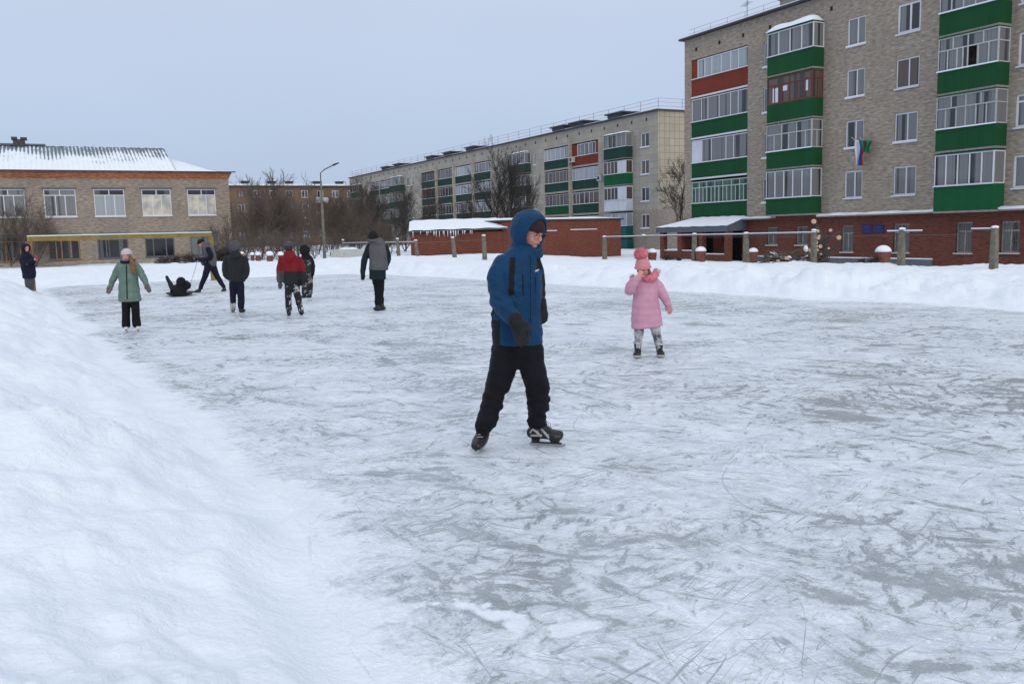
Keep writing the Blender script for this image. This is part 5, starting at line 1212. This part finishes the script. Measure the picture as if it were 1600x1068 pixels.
# ---------------- 2. girl in pink
G=Person(1013,558,'small girl in pink quilted coat and pompom hat holding one hand to her mouth',vx=.010)
G.head(1005,421,0,.205,(.25,-.95,-.12),.12)
T=[(1009,498,0,18,.11),(1008,480,0,17,.10),(1007,450,0,15,.095),(1006,436,0,9,.06)]
aL=[(993,440,-.02,5),(984,452,-.06,5),(988,446,-.12,4.5),(997,433,-.16,3.6)]; aR=[(1022,440,0,5),(1032,455,-.0,5),(1040,468,-.02,4.5),(1045,477,-.03,3.5)]
lL=[(1000,502,0,7),(998,530,0,5),(997,545,.04,3.5)]; lR=[(1021,502,0,7),(1027,530,0,5),(1030,546,.04,3.5)]
mkbody(G,[T,aL,aR,lL,lR],[((997,433,-.16),(1001,426,-.14),1),((1045,477,-.03),(1047,487,-.03),-1)],vox=.006); G.face()
J=MB(); G.tube(J,[(1011,510,0,24.5,.155),(1010,498,0,24,.15),(1009,478,0,21.5,.14),(1008,461,0,19,.125),(1007,448,0,19.5,.12),(1007,440,0,17,.11),(1006,432,0,11,.08)],yaw=.1,n=22,hem=.12)
G.tube(J,[(994,439,0,7.5),(986,446,-.03,8),(984,454,-.07,8),(986,450,-.12,7.5),(992,440,-.155,6.5),(996,434,-.16,5.5)]); G.tube(J,[(1022,439,0,7.5),(1030,449,0,8),(1036,460,-.01,7.5),(1041,470,-.02,6.5),(1044,476,-.03,5.5)])
gj=solid('coat',J,'pink_shell',G.e,.0085,2,lambda p:quilt(.006,.085)(p))
def furry(p,parent,pts,r,name,mat,seed=1,n=220,L=.03):
    m=MB(); etube(m,[(p.J(*a[:3]),a[3]/p.s,a[3]/p.s) for a in pts],0,12); o_=solid(name,m,mat,parent,.012,1,lambda q_:.010*nz_(q_,28,3))
    rf=random.Random(seed); f=MB(); vs=[v for v in o_.data.vertices]
    for k in range(n):
        v=rf.choice(vs); a=v.co+WL[o_]; d_=(v.normal+Vector((rf.gauss(0,.5),rf.gauss(0,.5),rf.gauss(0,.5)))).normalized(); s_=d_.orthogonal().normalized()*.003; f.add([a-s_,a+s_,a+d_*L*rf.uniform(.6,1.2)],[(0,1,2)])
    V0=len(o_.data.vertices); bm=bmesh.new(); bm.from_mesh(o_.data)
    for fc in f.F: bm.faces.new([bm.verts.new(Vector(f.V[i])-WL[o_]) for i in fc])
    bm.to_mesh(o_.data); bm.free(); return o_
furry(G,gj,[(1008,436,-.11,4),(1014,436,-.11,6),(1020,433,-.07,6.5),(1025,428,0,5)],0,'collar_trim','pink_fur',2); furry(G,gj,[(995,438,.0,3.5),(989,436,.04,4.5),(988,432,.07,4)],0,'hood_trim','grey_fur',3); furry(G,gj,[(1024,427,.04,3.5),(1029,423,.07,3),(1024,422,.1,3)],0,'hood_trim','grey_fur',4)
beanie(G,'pink_wool',.11,.62,.455,.010)
m=MB(); oball(m,G.J(1001.5,396.5,0),(.078,.078,.072),(RT,NF,UP),20,14); pm=solid('pompom',m,'pink_fur',G.e,.008,0,lambda q_:.014*nz_(q_,30,3)); rf=random.Random(8); bm=bmesh.new(); bm.from_mesh(pm.data)
vs=[(v.co.copy(),v.normal.copy()) for v in bm.verts]
for k in range(700):
    a,nn_=rf.choice(vs); d_=(nn_+Vector((rf.gauss(0,.4),rf.gauss(0,.4),rf.gauss(0,.4)))).normalized(); s_=d_.orthogonal().normalized()*.003; bm.faces.new([bm.verts.new(x) for x in (a-s_,a+s_,a+d_*.024)])
bm.to_mesh(pm.data); bm.free()
m=MB(); etube(m,[(G.J(1013,420,-.05),.02,.02),(G.J(1016,430,-.06),.022,.018),(G.J(1014,437,-.08),.012,.012)],0,8); solid('hair',m,'hair_auburn',G.e,.008,1)
t_=MB(); G.tube(t_,[(1010,490,0,18,.11),(1011,500,0,16,.10)]); G.tube(t_,[(1000,502,0,8.5),(998,522,0,7.5),(997,536,.01,5.0),(997,545,.02,4.6)]); G.tube(t_,[(1021,502,0,8.5),(1026,522,0,7.5),(1029,538,.01,5.0),(1030,547,.02,4.6)]); solid('leggings',t_,'snowy_leggings',G.e,.009,2,folds(.006,14))
for (x,y,tx,ty,dy) in ((996.5,535,994,556,-.02),(1030,537,1034,558,-.04)):
    a=G.J(x,y,.02); h_=G.J(x+.5 if x<1010 else x+1,ty-3,.03); t2=G.J(tx,ty,-.10); h_.z=0.02; t2.z=.02
    b_=shoe(G,None,G.J(x,y+8,.03),h_,t2,.045,'boot','boot_dark',voxel=.008,sole='sole_pale',shaft=a); m=MB(); m.tube([a+(RT*math.cos(k)+NF*math.sin(k))*.048 for k in np.linspace(0,6.283,13)],.014,6,cap=False); m.build('fur_cuff','grey_fur',b_,smooth=True)
m=MB(); G.hand(m,G.J(1044,474,-.03),G.J(1047,486,-.03)-G.J(1044,474,-.03),-RT,.135,1.5,.35,.6); solid('mitten',m,'pink_wool',G.e,.006,2)
# ---------------- 3. girl in mint green coat
M3=Person(206,518,'girl in shiny mint green long coat and white hat standing on white skates',vx=.011)
M3.head(198,399,0,.215,(.12,-.98,-.12))
T=[(202,458,0,12,.11),(200,440,0,12,.10),(199,420,0,11,.09),(198,410,0,6,.06)]
aL=[(186,415,0,3.8),(180,428,0,3.6),(175,440,0,3.2),(171,448,-.02,2.6)]; aR=[(212,414,0,3.8),(220,426,0,3.6),(226,437,0,3.2),(230,446,-.02,2.6)]
lL=[(197,462,0,5.5),(197,492,0,5),(198,508,0,3.5)]; lR=[(210,462,0,5.5),(212,492,0,5),(214,508,0,3.5)]
mkbody(M3,[T,aL,aR,lL,lR],[((171,448,-.02),(169.5,457,-.02),1),((230,446,-.02),(233,455,-.02),-1)],vox=.007); M3.face()
J=MB(); M3.tube(J,[(203,470,0,17.5,.15),(202,455,0,16,.145),(201,440,0,14.8,.14),(200,425,0,14,.13),(199,415,0,13,.115),(198,409,0,9,.09)],n=20,hem=.12)
M3.tube(J,[(188,413,0,5.2),(181,427,0,5.4),(176,438,0,5),(173,446,-.01,4)]); M3.tube(J,[(211,412,0,5.2),(219,424,0,5.4),(225,436,0,5),(229,444,-.01,4)])
mj=solid('coat',J,'mint_shell',M3.e,.011,2,lambda p:quilt(.010,.17,.006)(p)); trim(mj,[(197.5+.09*i,414+i*3.8) for i in range(15)],.009,'zip','black_cloth',off=.002)
m=MB(); m.tube([M3.hq(.42*math.cos(a),.0+.44*math.sin(a),-.46-.05*math.sin(a)) for a in np.linspace(0,6.283,13)],.034,8,cap=False); m.tube([M3.hq(.50*math.cos(a),-.14+.46*math.sin(a),-.50) for a in np.linspace(0,6.283,13)],.03,8,cap=False); solid('collar',m,'navy_cloth',mj,.012,2)
beanie(M3,'white_wool',.13,.44,.41,.007)
m=MB(); etube(m,[(M3.hq(-.2,.1,0) if False else M3.J(203,400,-.05),.02,.03),(M3.J(206,408,-.10),.035,.03),(M3.J(208,418,-.15),.045,.03),(M3.J(209,427,-.16),.03,.02)],0,12); solid('hair',m,'hair_auburn',M3.e,.009,1,lambda q_:.006*math.sin(q_.x*160+q_.y*120))
t_=MB(); M3.tube(t_,[(203,462,0,13,.11),(203,468,0,12,.10)]); M3.tube(t_,[(197,470,0,6.6),(197,490,0,6.2),(197.3,508,0,6.6)]); M3.tube(t_,[(211,470,0,6.6),(212,490,0,6.3),(213.5,507,0,6.8)]); solid('trousers',t_,'trouser_black',M3.e,.011,2,folds(.006,9,.5))
for x,y in ((197,518),(215.5,516)):
    h_=M3.J(x,y-2,.10); t2=M3.J(x+.6,y,-.12); h_.z=t2.z=.045; b_=shoe(M3,None,M3.J(x,y-9,.04),h_,t2,.042,'skate','skate_white',voxel=.009); blade(M3,b_,h_,t2,Vector((0,0,-.045)),.006,holder='skate_silver')
for w,d,sd in (((171.5,446,-.02),(169.5,457,-.02),1),((229.5,444,-.02),(233,455,-.02),-1)):
    m=MB(); M3.hand(m,M3.J(*w),M3.J(*d)-M3.J(*w),RT*sd,.16,1.6,.3,.6); solid('mitten',m,'mitten_grey',M3.e,.007,2)
# ---------------- 4. child in navy at the left
N4=Person(46,461,'child in long navy hooded coat holding a red phone beside the goal post',vx=.013,z=.0)
N4.head(41,388,0,.215,(.85,-.5,-.28))
T=[(44,432,0,10.5,.13),(43,415,0,9.5,.12),(41,403,0,9.5,.11),(41,397,0,5,.06)]
aL=[(38,402,-.1,3),(43,412,-.16,2.8),(52,406,-.18,2.2)]; aR=[(46,402,.08,3),(50,412,.08,2.8),(54,407,-.05,2.2)]
lL=[(42,432,0,4.5),(44,447,0,4),(45,458,0,3)]; lR=[(48,432,.05,4.5),(49,447,.05,4),(49,458,.05,3)]
mkbody(N4,[T,aL,aR,lL,lR],[((52,406,-.18),(55.5,404.5,-.16),1),((54,407,-.05),(56.5,405.5,-.1),1)],vox=.009); N4.face()
J=MB(); N4.tube(J,[(46,434,0,9.8,.17),(45,425,0,10.5,.16),(43,412,0,11,.16),(41,403,0,10.5,.15),(40,397,0,7,.10)],n=18,hem=.12); N4.tube(J,[(37,402,-.08,4),(42,412,-.15,4),(51,406.5,-.18,3)]); N4.tube(J,[(46,402,.08,4),(49,412,.08,4),(53.5,407,-.05,3)])
nj=solid('coat',J,'navy_cloth',N4.e,.013,2,folds(.014,6)); hood(N4,nj,'navy_cloth',.135,.150,.155,(0,-.12,.0),open_ang=50,th=.03,vox=.013,rim=.012)
t_=MB(); N4.tube(t_,[(43.5,430,0,5.5),(44,442,0,5),(45,450,0,4.5)]); N4.tube(t_,[(48,430,.05,5.5),(48.5,442,.05,5),(48.5,450,.05,4.5)]); solid('trousers',t_,'grey_cloth',N4.e,.013,2,folds(.01,8))
for x,dy in ((45,0),(49,.05)):
    h_=N4.J(x-1,459,dy+.04); t2=N4.J(x+4,461,dy-.08); h_.z=t2.z=.0; shoe(N4,None,N4.J(x,452,dy),h_,t2,.055,'boot','boot_dark',voxel=.013)
m=MB(); c=N4.J(56.3,403,-.15); V=[c+RT*a*.035+NF*b*.008+UP*d_*.07 for a in (-1,1) for b in (-1,1) for d_ in (-1,1)]; m.add(V,[(0,1,3,2),(4,6,7,5),(0,4,5,1),(2,3,7,6),(0,2,6,4),(1,5,7,3)]); ph=m.build('phone','phone_red'); tag(ph,'small red phone held up by child in navy coat','phone')
# ---------------- 5. child on the snow, seen from behind, legs up
K5=Person(281,463,'child in black lying back on a dark sled with one leg raised',vx=.013)
K5.head(283,440,.05,.215,(-.2,.75,.65))
T=[(281,460,.0,9,.16),(281,452,.05,9.5,.14),(282,446,.06,7,.10)]
aL=[(273,449,.08,3),(270,455,.2,2.8),(272,460,.25,2.3)]; aR=[(290,449,.06,3),(294,444,-.02,2.8),(290,441,-.02,2.2)]
lL=[(275,460,.15,4.5),(270,452,.45,4),(266,443,.7,3.3),(262,436,.8,2.6)]; lR=[(285,460,.15,4.5),(287,458,.45,4),(289,461,.75,3)]
mkbody(K5,[T,aL,aR,lL,lR],[((272,460,.25),(274,463,.3),1),((290,441,-.02),(288,439,-.02),-1)],vox=.01)
K5.glove((290,441.5,-.02),(288,439,-.02),-1); K5.glove((272,460,.25),(274,463,.3),1)
J=MB(); K5.tube(J,[(281,461,0,10.5,.2),(281,455,.03,10.8,.18),(282,448,.05,9.5,.15),(282.5,443,.05,6,.10)],n=18); K5.tube(J,[(273,449,.08,4),(270,455,.2,4),(272,460,.25,3.2)]); K5.tube(J,[(290,450,.05,4),(295,445,-.02,4),(291,441,-.02,3.2)])
kj=solid('jacket',J,'black_cloth',K5.e,.013,2,folds(.014,7)); hood(K5,kj,'black_cloth',.135,.15,.15,(0,-.1,.02),open_ang=48,th=.03,vox=.013)
t_=MB(); K5.tube(t_,[(275,460,.15,5),(270.5,452,.42,4.6),(266.5,444,.65,4),(264,439,.75,3.4)]); K5.tube(t_,[(285,460,.15,5),(287,458,.42,4.5),(289,460,.7,3.5)]); solid('trousers',t_,'navy_cloth',K5.e,.013,2,folds(.01,8))
for a,b,c in (((263.5,439,.75),(262.5,437,.78),(260.5,432,.72)),((289,461,.72),(290,463,.8),(290,457,.88))):
    m=MB(); etube(m,[(K5.J(*a),.05,.05),(K5.J(*b),.055,.055),(K5.J(*c),.045,.04)],0,10); solid('boot',m,'boot_dark',K5.e,.012,1)
sl=empty('sled',K5.J(282,464,.3),'flat dark plastic sled under child lying on the ice','sled'); m=MB(); n=18; V=[]
c=K5.J(282,464,.35); c.z=.03
for r_,z_ in ((.0,.0),(.34,.0),(.42,.06),(.44,.075)):
    for j in range(n): a=2*math.pi*j/n; V.append(c+RT*math.cos(a)*r_*.85+NF*math.sin(a)*r_*1.25+UP*z_)
F=[(i*n+j,i*n+(j+1)%n,(i+1)*n+(j+1)%n,(i+1)*n+j) for i in range(3) for j in range(n)]; m.add(V,F); m.build('dish','sled_dark',sl,smooth=True)
# ---------------- 6. teenager pulling the sled
P6=Person(330,456,'teenager in grey hooded vest and black cap leaning back to pull a sled rope',vx=.012)
P6.head(314,379.5,0,.22,(-.9,-.1,-.42))
T=[(329,412,0,6.5,.14),(328,400,0,6.5,.14),(325,390,0,6.5,.15),(321,384,0,4.5,.10)]
aL=[(324,389,-.17,3.4),(328,402,-.2,3),(318,406,-.18,2.6),(311,404,-.12,2.2)]; aR=[(323,389,.15,3.2),(326,401,.15,3),(317,405,.08,2.5),(311,405,-.02,2.1)]
lL=[(326,413,-.08,5),(321,430,-.12,4),(316,442,-.12,3.2),(313,452,-.12,2.6)]; lR=[(332,413,.08,5),(337,427,.1,4),(344,440,.12,3.2),(350,449,.12,2.6)]
mkbody(P6,[T,aL,aR,lL,lR],[((311,404,-.12),(308,405,-.1),-1),((311,405,-.02),(308,406,-.05),-1)],vox=.009)
P6.glove((311,404,-.12),(308,405,-.1),-1,'navy_cloth'); P6.glove((311,405,-.02),(308,406,-.05),-1,'navy_cloth')
J=MB(); P6.tube(J,[(332,412,0,6,.17),(330,402,0,8,.17),(326.5,392,0,8.5,.18),(322,386,0,6,.14),(319,383,0,4,.10)],n=18); m2_=solid('vest',J,'grey_vest',P6.e,.012,2,folds(.010,8)); m=MB(); P6.tube(m,[(322,384,0,4,.11),(326,380,.02,3,.09)]); solid('hood',m,'grey_vest',m2_,.012,2)
for L_ in ([(325,389,-.18,4.2),(329,397,-.21,4),(328,403,-.21,3.8),(319,406,-.19,3.2),(312,404.5,-.13,2.8)],[(323,389,.16,4),(326,401,.16,3.6),(317,405,.08,3),(312,405,-.02,2.6)]):
    m=MB(); P6.tube(m,L_); solid('sleeve',m,'navy_cloth',P6.e,.011,2,folds(.008,9))
m=MB(); P6.tube(m,[(316,407,-.02,3.5,.10),(318,413,-.02,2.8,.08)]); solid('pouch',m,'grey_vest',P6.e,.012,2)
beanie(P6,'black_cloth',.02,.5,.45,.016)
t_=MB(); P6.tube(t_,[(330,409,0,7,.14),(329,416,0,7,.13)]); P6.tube(t_,[(326,413,-.08,6),(321,430,-.12,4.6),(316,442,-.12,3.8),(313.5,450,-.12,3.2)]); P6.tube(t_,[(332,413,.08,6),(337,427,.1,4.8),(344,439,.12,3.9),(349.5,448,.12,3.2)]); solid('trousers',t_,'navy_cloth',P6.e,.012,2,folds(.008,9))
for (a,h_,t2) in (((313,451,-.12),(313,456,-.12),(301,457.5,-.2)),((350,449,.12),(352.5,454,.14),(346,456,.05))):
    h_=P6.J(*h_);t2=P6.J(*t2); h_.z=max(0,h_.z*.3); t2.z=0; shoe(P6,None,P6.J(*a),h_,t2,.045,'boot','boot_dark',voxel=.012)
rp=MB(); a=P6.J(309,405,-.08); b=K5.J(292,458,.4); b.z=.08; rp.tube([a.lerp(b,i/8)+UP*(-.06*math.sin(math.pi*i/8)) for i in range(9)],.009,5); tag(rp.build('rope','rope'),'thin pale rope from the teenager in grey vest down to the sled','rope')
# ---------------- 7. child in dark jacket, back view
D7=Person(371,488,'child in dark grey jacket and grey hat walking away, hands in pockets',vx=.012)
D7.head(367.5,387,0,.215,(.05,1,-.1))
T=[(370,442,0,11,.12),(369,420,0,12,.11),(368,402,0,12,.10),(368,396,0,6,.06)]
aL=[(354,406,0,4),(350.5,420,0,3.8),(353,429,-.02,3.4),(362,429,-.05,2.8)]; aR=[(382,406,0,4),(386,420,0,3.8),(384,429,-.02,3.4),(378,429,-.05,2.8)]
lL=[(364,442,0,5),(364,460,0,4.5),(364,474,.05,3.4)]; lR=[(375,442,0,5),(376,462,0,4.5),(376,481,0,3.4)]
mkbody(D7,[T,aL,aR,lL,lR],[((362,428,-.05),(366,430,-.06),-1),((378,428,-.05),(374,430,-.06),1)],vox=.01)
J=MB(); D7.tube(J,[(370,439,0,12.5,.15),(370,425,0,12.5,.15),(369,412,0,14,.14),(368,402,0,12.5,.12),(368,396,0,7,.09)],n=18,hem=.12); D7.tube(J,[(355,404,0,5.2),(351.5,419,0,5),(353.5,430,-.02,4.8),(359,435,-.05,4)]); D7.tube(J,[(381,404,0,5.2),(385.5,419,0,5),(383.5,430,-.02,4.8),(379,435,-.05,4)])
dj=solid('jacket',J,'dark_grey_cloth',D7.e,.012,2,folds(.012,7)); hood(D7,dj,'grey_cloth',.125,.125,.135,(0,-.05,.08),open_ang=60,th=.03,vox=.012); m=MB(); D7.tube(m,[(368,397,-.08,9,.07),(368,402,-.12,8,.05)]); solid('hood_back',m,'dark_grey_cloth',dj,.012,2)
t_=MB(); D7.tube(t_,[(370,436,0,11,.12),(370,445,0,11,.11)]); D7.tube(t_,[(364,442,0,6),(364,458,0,5.4),(364,472,.04,4.6)]); D7.tube(t_,[(375.5,442,0,6),(376.5,460,0,5.6),(376.5,480,0,5)]); solid('trousers',t_,'navy_cloth',D7.e,.012,2,folds(.01,8))
m=MB(); etube(m,[(D7.J(364,471,.05),.055,.055),(D7.J(363.8,479,.02),.06,.05),(D7.J(363.5,485,.06),.05,.05)],0,12); solid('boot',m,'snowy_leggings',D7.e,.011,1)
h_=D7.J(376,487,-.05); t2=D7.J(382,488,.14); h_.z=t2.z=0; shoe(D7,None,D7.J(376,480,0),h_,t2,.05,'boot','boot_dark',voxel=.011)
# ---------------- 8. child in red jacket
R8=Person(457,493,'child in red and dark grey jacket with flat blue cap walking away',vx=.012)
R8.head(452,385,0,.215,(.35,.93,-.1))
T=[(456,446,0,12,.12),(455,420,0,13,.11),(453,404,0,13,.10),(452,395,0,6,.06)]
aL=[(439,405,0,4),(436,418,0,3.8),(436,432,0,3.2),(437,442,0,2.6)]; aR=[(467,406,0,4),(473,418,0,3.8),(474,430,-.03,3.2),(471,438,-.08,2.6)]
lL=[(450,446,0,5),(450,464,0,4.5),(451,484,0,3.4)]; lR=[(463,446,0,5),(466,462,0,4.5),(469,480,.05,3.4)]
mkbody(R8,[T,aL,aR,lL,lR],[((437,442,0),(438,450,0),1),((471,438,-.08),(469,443,-.08),-1)],vox=.01)
m=MB(); oball(m,R8.hq(0,-.10,-.08),(.385*R8.hh,.40*R8.hh,.42*R8.hh),R8.hax); m.build('hair','hair_dark',R8.e,smooth=True)
R8.glove((437,441,0),(438,450,0),1,'grey_cloth'); R8.glove((471,437,-.08),(469,443,-.08),-1)
J=MB(); R8.tube(J,[(456,443,0,14,.15),(456,430,0,14,.15),(454,415,0,15,.14),(453,404,0,13,.12),(452,396,0,8,.10)],n=18,hem=.12); R8.tube(J,[(440,404,0,5),(437,418,0,4.8),(436,430,0,4.4),(437,440,0,3.8)]); R8.tube(J,[(466,404,0,5),(472.5,417,0,4.8),(474,428,-.03,4.4),(471.5,436,-.08,3.8)])
rj=solid('jacket',J,['red_cloth','dark_grey_cloth','grey_cloth'],R8.e,.012,2,folds(.012,7),lambda p:(0 if p.z<10 and pix(p)[1]<424+.4*nz_(p,4) else (2 if pix(p)[0]<443 else 1)))
m=MB(); R8.tube(m,[(452,396,-.06,8.5,.08),(452,402,-.11,8,.06),(452,408,-.12,4,.04)]); solid('hood',m,'red_cloth',rj,.012,2,folds(.01,9))
beanie(R8,'grey_cloth',.05,.42,.45,.02,'cap'); m=MB(); q=R8.hq
P_=[]; V=[q(.45*math.cos(a)-.0,-.03+.52*math.sin(a),.12) for a in np.linspace(0,6.283,17)[:-1]]+[q(.46*math.cos(a),-.03+.53*math.sin(a),.26) for a in np.linspace(0,6.283,17)[:-1]]; m.add(V,[(i,(i+1)%16,16+(i+1)%16,16+i) for i in range(16)]+[tuple(range(16))[::-1],tuple(range(16,32))]); V=[q(.5*math.cos(a)+.1,.35+.42*abs(math.sin(a)),.14+z_) for z_ in (0,.04) for a in np.linspace(0,3.1416,9)]; m.add(V,[tuple(range(9))[::-1],tuple(range(9,18))]+[(i,i+1,i+10,i+9) for i in range(8)]+[(8,0,9,17)]); m.build('cap_band','flag_blue',R8.e)
t_=MB(); R8.tube(t_,[(456,440,0,12,.12),(456,449,0,11,.11)]); R8.tube(t_,[(450.5,446,0,6),(450.5,464,0,5.4),(451,484,0,4.8)]); R8.tube(t_,[(462,446,0,6),(465,462,0,5.4),(468,476,.05,4.8)]); solid('trousers',t_,'snowy_trousers',R8.e,.012,2,folds(.01,8))
h_=R8.J(451,493,.05); t2=R8.J(449,492,.2); h_.z=t2.z=0; shoe(R8,None,R8.J(451,484,0),R8.J(451.5,493,-.04)*1,R8.J(449,493,-.0)+NF*.14,.048,'boot','boot_dark',voxel=.011)
m=MB(); etube(m,[(R8.J(468,476,.05),.052,.052),(R8.J(470,484,.03),.058,.05),(R8.J(471,489,.05),.05,.05)],0,12); solid('boot',m,'snowy_trousers',R8.e,.011,1)
# ---------------- 9. child in camouflage, behind the red jacket
C9=Person(479,465,'child in dark camouflage suit with black hood standing just behind the red jacket child',vx=.013)
C9.head(475,391,0,.215,(-.8,.5,-.1))
T=[(480,433,0,8.5,.12),(480,415,0,8.5,.11),(479,403,0,8.5,.10),(477,397,0,5,.06)]
aL=[(472,404,-.08,3),(470,416,-.12,2.8),(468,424,-.18,2.4)]; aR=[(485,404,.02,3.2),(488,417,.02,3),(487,430,0,2.5)]
lL=[(475,432,0,4.4),(476,448,0,4),(475,459,0,3)]; lR=[(483,432,0,4.4),(484,448,0,4),(484,459,0,3)]
mkbody(C9,[T,aL,aR,lL,lR],[((468,424,-.18),(466,427,-.2),1),((487,430,0),(487,435,0),-1)],vox=.01)
C9.glove((468,424,-.18),(466,427,-.2),1); C9.glove((487,429,0),(487,435,0),-1)
J=MB(); C9.tube(J,[(480,432,0,9,.15),(480,418,0,9.5,.15),(479,405,0,9.5,.14),(477,398,0,6,.10)],n=18,hem=.12); C9.tube(J,[(472,404,-.08,3.8),(470,416,-.12,3.8),(468,424,-.18,3)]); C9.tube(J,[(485,403,.02,4),(488.5,416,.02,4),(487.5,429,0,3.4)]); cj=solid('jacket',J,['camo_cloth','black_cloth'],C9.e,.012,2,folds(.012,7),lambda p:1 if pix(p)[1]<405 or pix(p)[0]>486 else 0); hood(C9,cj,'black_cloth',.135,.145,.155,(0,-.1,.0),open_ang=46,th=.03,vox=.012)
t_=MB(); C9.tube(t_,[(480,430,0,8.5,.13),(480,436,0,8.5,.12)]); C9.tube(t_,[(475.5,434,0,5.4),(476,448,0,5),(475.5,458,0,4.6)]); C9.tube(t_,[(483.5,434,0,5.4),(484,448,0,5),(484,458,0,4.6)]); solid('trousers',t_,'camo_legs',C9.e,.012,2,folds(.01,8))
for x,tx in ((475.5,472),(484,480)):
    h_=C9.J(x+1,463,.0);t2=C9.J(tx,465,-.1); h_.z=t2.z=0; shoe(C9,None,C9.J(x,459,0),h_,t2,.055,'boot','boot_dark',voxel=.012)
# ---------------- 10. adult in grey vest, back view
A10=Person(592,485,'adult in grey vest, long dark green coat and black hat walking away',vx=.012)
A10.head(583,368.5,0,.225,(.05,1,-.05))
T=[(591,438,0,12,.12),(590,415,0,13,.12),(589,390,0,14,.11),(586,378,0,8,.07)]
aL=[(576,386,0,4),(570,402,0,4),(567,418,0,3.4),(566.5,429,-.02,2.8)]; aR=[(603,386,0,4),(606,400,.05,3.8),(604,414,.12,3.3),(598,422,.16,2.6)]
lL=[(588,440,0,5.5),(590,458,-.02,4.5),(591,476,-.03,3.6)]; lR=[(595,440,.03,5.5),(594,458,.05,4.5),(594,474,.06,3.6)]
mkbody(A10,[T,aL,aR,lL,lR],[((566.5,429,-.02),(567,437,-.03),1),((598,422,.16),(594,424,.18),-1)],vox=.01)
m=MB(); oball(m,A10.hq(0,-.10,-.08),(.385*A10.hh,.40*A10.hh,.42*A10.hh),A10.hax); m.build('hair','hair_dark',A10.e,smooth=True)
A10.glove((566.5,428,-.02),(567,437,-.03),1); A10.glove((598,422,.16),(594,424,.18),-1)
J=MB(); A10.tube(J,[(590,436,0,13,.145),(590,424,0,13,.145),(590,405,0,13,.14),(589,388,0,13,.13)],n=18,hem=.12); A10.tube(J,[(577,385,0,4.8),(570.5,402,0,5),(567.5,418,0,4.4),(566.5,429,-.02,3.8)]); A10.tube(J,[(602,385,0,4.8),(606.5,400,.05,4.6),(604.5,413,.12,4),(599,421,.16,3.4)]); solid('coat',J,'dark_green_cloth',A10.e,.012,2,folds(.010,7))
J=MB(); A10.tube(J,[(591.5,421,0,15.5,.17),(591.5,414,0,14.8,.17),(591,400,0,14,.165),(590,388,0,14.5,.155),(588,380,0,12.5,.12),(585,375,0,7.5,.09)],n=20,hem=.12); av=solid('vest',J,'grey_vest',A10.e,.012,2,folds(.007,6)); m=MB(); m.tube([A10.hq(.46*math.cos(a),-.06+.46*math.sin(a),-.46) for a in np.linspace(0,6.283,13)],.034,8,cap=False); solid('collar',m,'grey_vest',av,.012,2)
trim(av,[(583+i*1.6,381.5+.3*math.sin(i)) for i in range(9)],.009,'back_print','grey_cloth',off=.002)
beanie(A10,'black_cloth',-.12,.62,.46,.02)
t_=MB(); A10.tube(t_,[(591,436,0,10,.12),(591,442,0,9,.11)]); A10.tube(t_,[(588,440,0,6.2),(590,456,-.02,5.2),(590.5,474,-.03,5)]); A10.tube(t_,[(595,440,.03,6.2),(594.5,456,.05,5.2),(595,472,.06,4.6)]); solid('trousers',t_,'trouser_black',A10.e,.012,2,folds(.01,8))
for (x,y,hx,tx,dy) in ((590,475,593,585,-.03),(596,474,597,600,.08)):
    h_=A10.J(hx,483,dy-.06);t2=A10.J(tx,485,dy+.10); h_.z=t2.z=0; shoe(A10,None,A10.J(x,y,dy),h_,t2,.055,'boot','boot_dark',voxel=.011,shaft=A10.J(x,y-8,dy))
# ---------------- 11. person on the balcony
dB=float(CB[2]@(np.array(F1.p(28.6,0,.62))-C0)); O=Person(1520,107,'person in orange top looking out of open sash on upper right glazed balcony',vx=.02,d=dB)
O.head(1520,87,0,.23,(-.6,-.75,-.2))
mkbody(O,[[(1519,104,0,4.5,.12),(1519,97,0,4.8,.11),(1520,93,0,3,.06)]],[],vox=.012)
m=MB(); O.tube(m,[(1519,105,0,5.5,.14),(1519,98,0,5.8,.13),(1520,94,0,3.5,.08)]); O.tube(m,[(1524,96,0,2.2),(1525,101,-.05,2),(1523,97,-.2,1.6)]); solid('shirt',m,'orange_cloth',O.e,.014,2)
m=MB(); oball(m,O.hq(0,-.10,.16),(.10,.10,.085),O.hax,12,8); m.build('hair','hair_dark',O.e,smooth=True)
